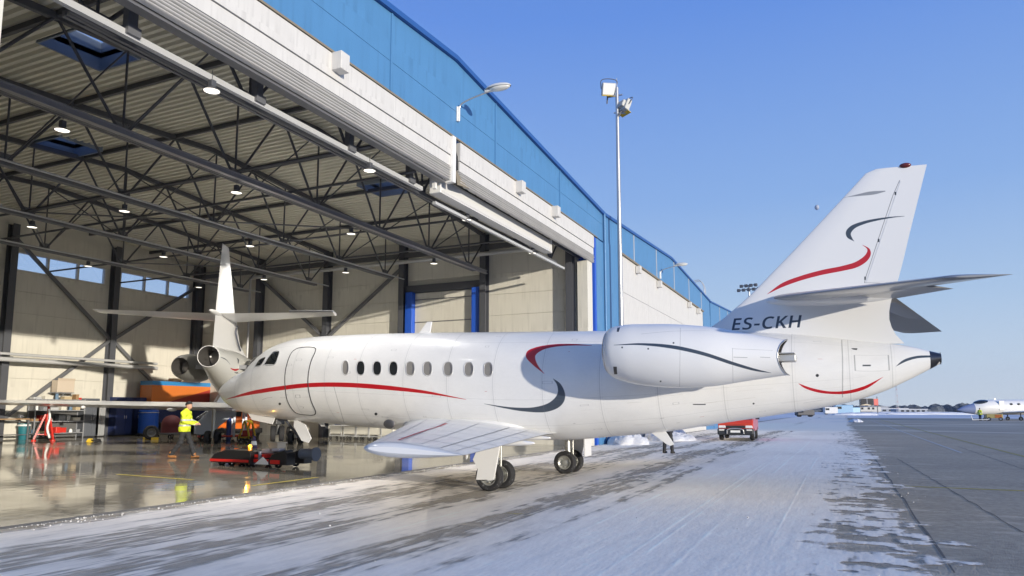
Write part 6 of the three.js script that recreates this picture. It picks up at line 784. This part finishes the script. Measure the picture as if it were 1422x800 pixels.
{ const v = (px, w, h, m, label, d = 300) => { const p = far(px, 566, d), t = thing('parked_van', label, 'van', [p.x, 0, p.z], 'vans parked far down the strip'); part('body', [rbox(w, h, 2.2, 0.25, 0, h / 2 + 0.35, 0)], m, t); part('windscreen', rbox(w * 0.3, h * 0.3, 2.24, 0.05, -w * 0.3, h * 0.78, 0), cockpit, t); for (const s of [-0.32, 0.32]) part('wheel', tyre(0.4, 2.0).translate(w * s, 0.4, 0), M.rubber, t); t.rotation.y = 0.42; };
  v(1171, 7.5, 3.6, mat([0.15, 0.32, 0.5], 0.4), 'pale blue box van parked at the far end of the strip'); v(1183, 6, 2.6, mat([0.3, 0.5, 0.62], 0.4), 'low light blue van next to the billboard building'); v(1117, 4.6, 1.7, mat([0.05, 0.05, 0.06], 0.5), 'dark low car far behind the jet tail', 190); v(1153, 5.5, 2.8, mat([0.55, 0.56, 0.58], 0.5), 'pale grey van far behind the jet tail'); }
{ const p = far(1246, 560, 420), t = thing('radio_mast', 'thin lattice radio mast on the horizon', 'mast', [p.x, 0, p.z]); for (const [x, z] of [[-0.4, -0.4], [0.4, -0.4], [0, 0.5]]) part('leg', bar(V(x * 1.6, 0, z * 1.6), V(x * 0.6, 16.5, z * 0.6), 0.09, 6), M.steelLight, t); for (let k = 0; k < 9; k++) part('rung', [bar(V(-0.6, k * 1.8 + 1, -0.6), V(0.6, k * 1.8 + 1.8, -0.6), 0.05, 5), bar(V(0.6, k * 1.8 + 1, -0.6), V(0, k * 1.8 + 1.8, 0.7), 0.05, 5)], k % 2 ? M.red : M.steelLight, t); part('antenna', [bar(V(0, 16.4, 0), V(0, 18.6, 0), 0.06, 6), rbox(0.9, 1.2, 0.5, 0.1, 0, 16, 0)], M.steelLight, t); }
// low buildings and woods on the horizon
for (let [px, w, h, d, label] of [[1232, 30, 4, 620, 'long low grey building on the horizon near the radio mast'], [1262, 22, 3, 560, 'low white building on the horizon to the right of the radio mast'], [1330, 34, 3.5, 700, 'low pale shed on the horizon left of the distant jet'], [1215, 18, 6, 640, 'tall grey block on the horizon behind the billboard building']]) { const p = far(px, 566, d), t = thing('horizon_building', label, 'building', [p.x, 0, p.z]); h *= 0.75; part('wall', box(w, h, 12, 0, h / 2, 0), mat([0.27, 0.3, 0.35], 0.8), t); part('roof', slab([[-w / 2 - 0.5, h], [w / 2 + 0.5, h], [w / 2, h + 0.6], [-w / 2, h + 0.6]], 12.6).translate(0, 0, -6.3), mat([0.5, 0.52, 0.56], 0.8), t); for (let k = 0; k < 5; k++) part('window', box(w * 0.1, 1.4, 0.1, (k - 2) * w * 0.18, h * 0.55, 6.04), cockpit, t); t.rotation.y = 0.4; }
{ const N = 2200, g = new THREE.IcosahedronGeometry(1, 1), q = g.attributes.position; for (let i = 0; i < q.count; i++) { const k = 0.72 + 0.5 * noise(q.getX(i) * 3 + 5, q.getZ(i) * 3 + q.getY(i) * 2 + 8); q.setXYZ(i, q.getX(i) * k, q.getY(i) * k, q.getZ(i) * k); } g.computeVertexNormals(); const im = new THREE.InstancedMesh(g, mat([0.085, 0.1, 0.12], 0.95), N), m = new THREE.Matrix4(), e = new THREE.Quaternion();
  for (let i = 0; i < N; i++) { const a = rr(-0.75, 0.9), d = rr(760, 960), clump = fbm(a * 14 + 3, 2.2, 3), h = (1.5 + 4 * rnd()) * (0.25 + 1.2 * clump); m.compose(V(Math.sin(a) * d, h * 0.45, -Math.cos(a) * d), e.setFromAxisAngle(UP, rr(0, 6)), V(rr(3, 7), h, rr(3, 7))); im.setMatrixAt(i, m); }
  im.name = 'distant_woods'; im.userData = { label: 'low dark woods along the far edge of the airfield', category: 'woods', kind: 'stuff' }; scene.add(im); }
// snow berms across the field: low white banks seen as bright bands
for (const [px, d, w, label, sd] of [[1290, 300, 26, 'low snow bank across the field left of the distant jet', 3], [1245, 340, 18, 'low snow bank in front of the radio mast', 6], [1185, 260, 9, 'short snow bank where the strip ends', 8]]) { const p = far(px, 570, d); const h = heap(0, 0, w, 4, 1.1, label, sd); h.position.set(p.x, -0.05, p.z); h.rotation.y = 0.42; }
{ // the day moon: its lit half
  const p = far(1135, 288, 800), r = 3.6 / 990 * 800, m = lone('moon', [new THREE.SphereGeometry(r, 24, 16, 0, PI)], mat([0.42, 0.45, 0.5], 1), 'pale half moon in the blue sky left of the jet fin', 'moon'); m.position.copy(p); m.lookAt(camera.position); m.rotateY(-0.9); }
renderer.render(scene, camera);
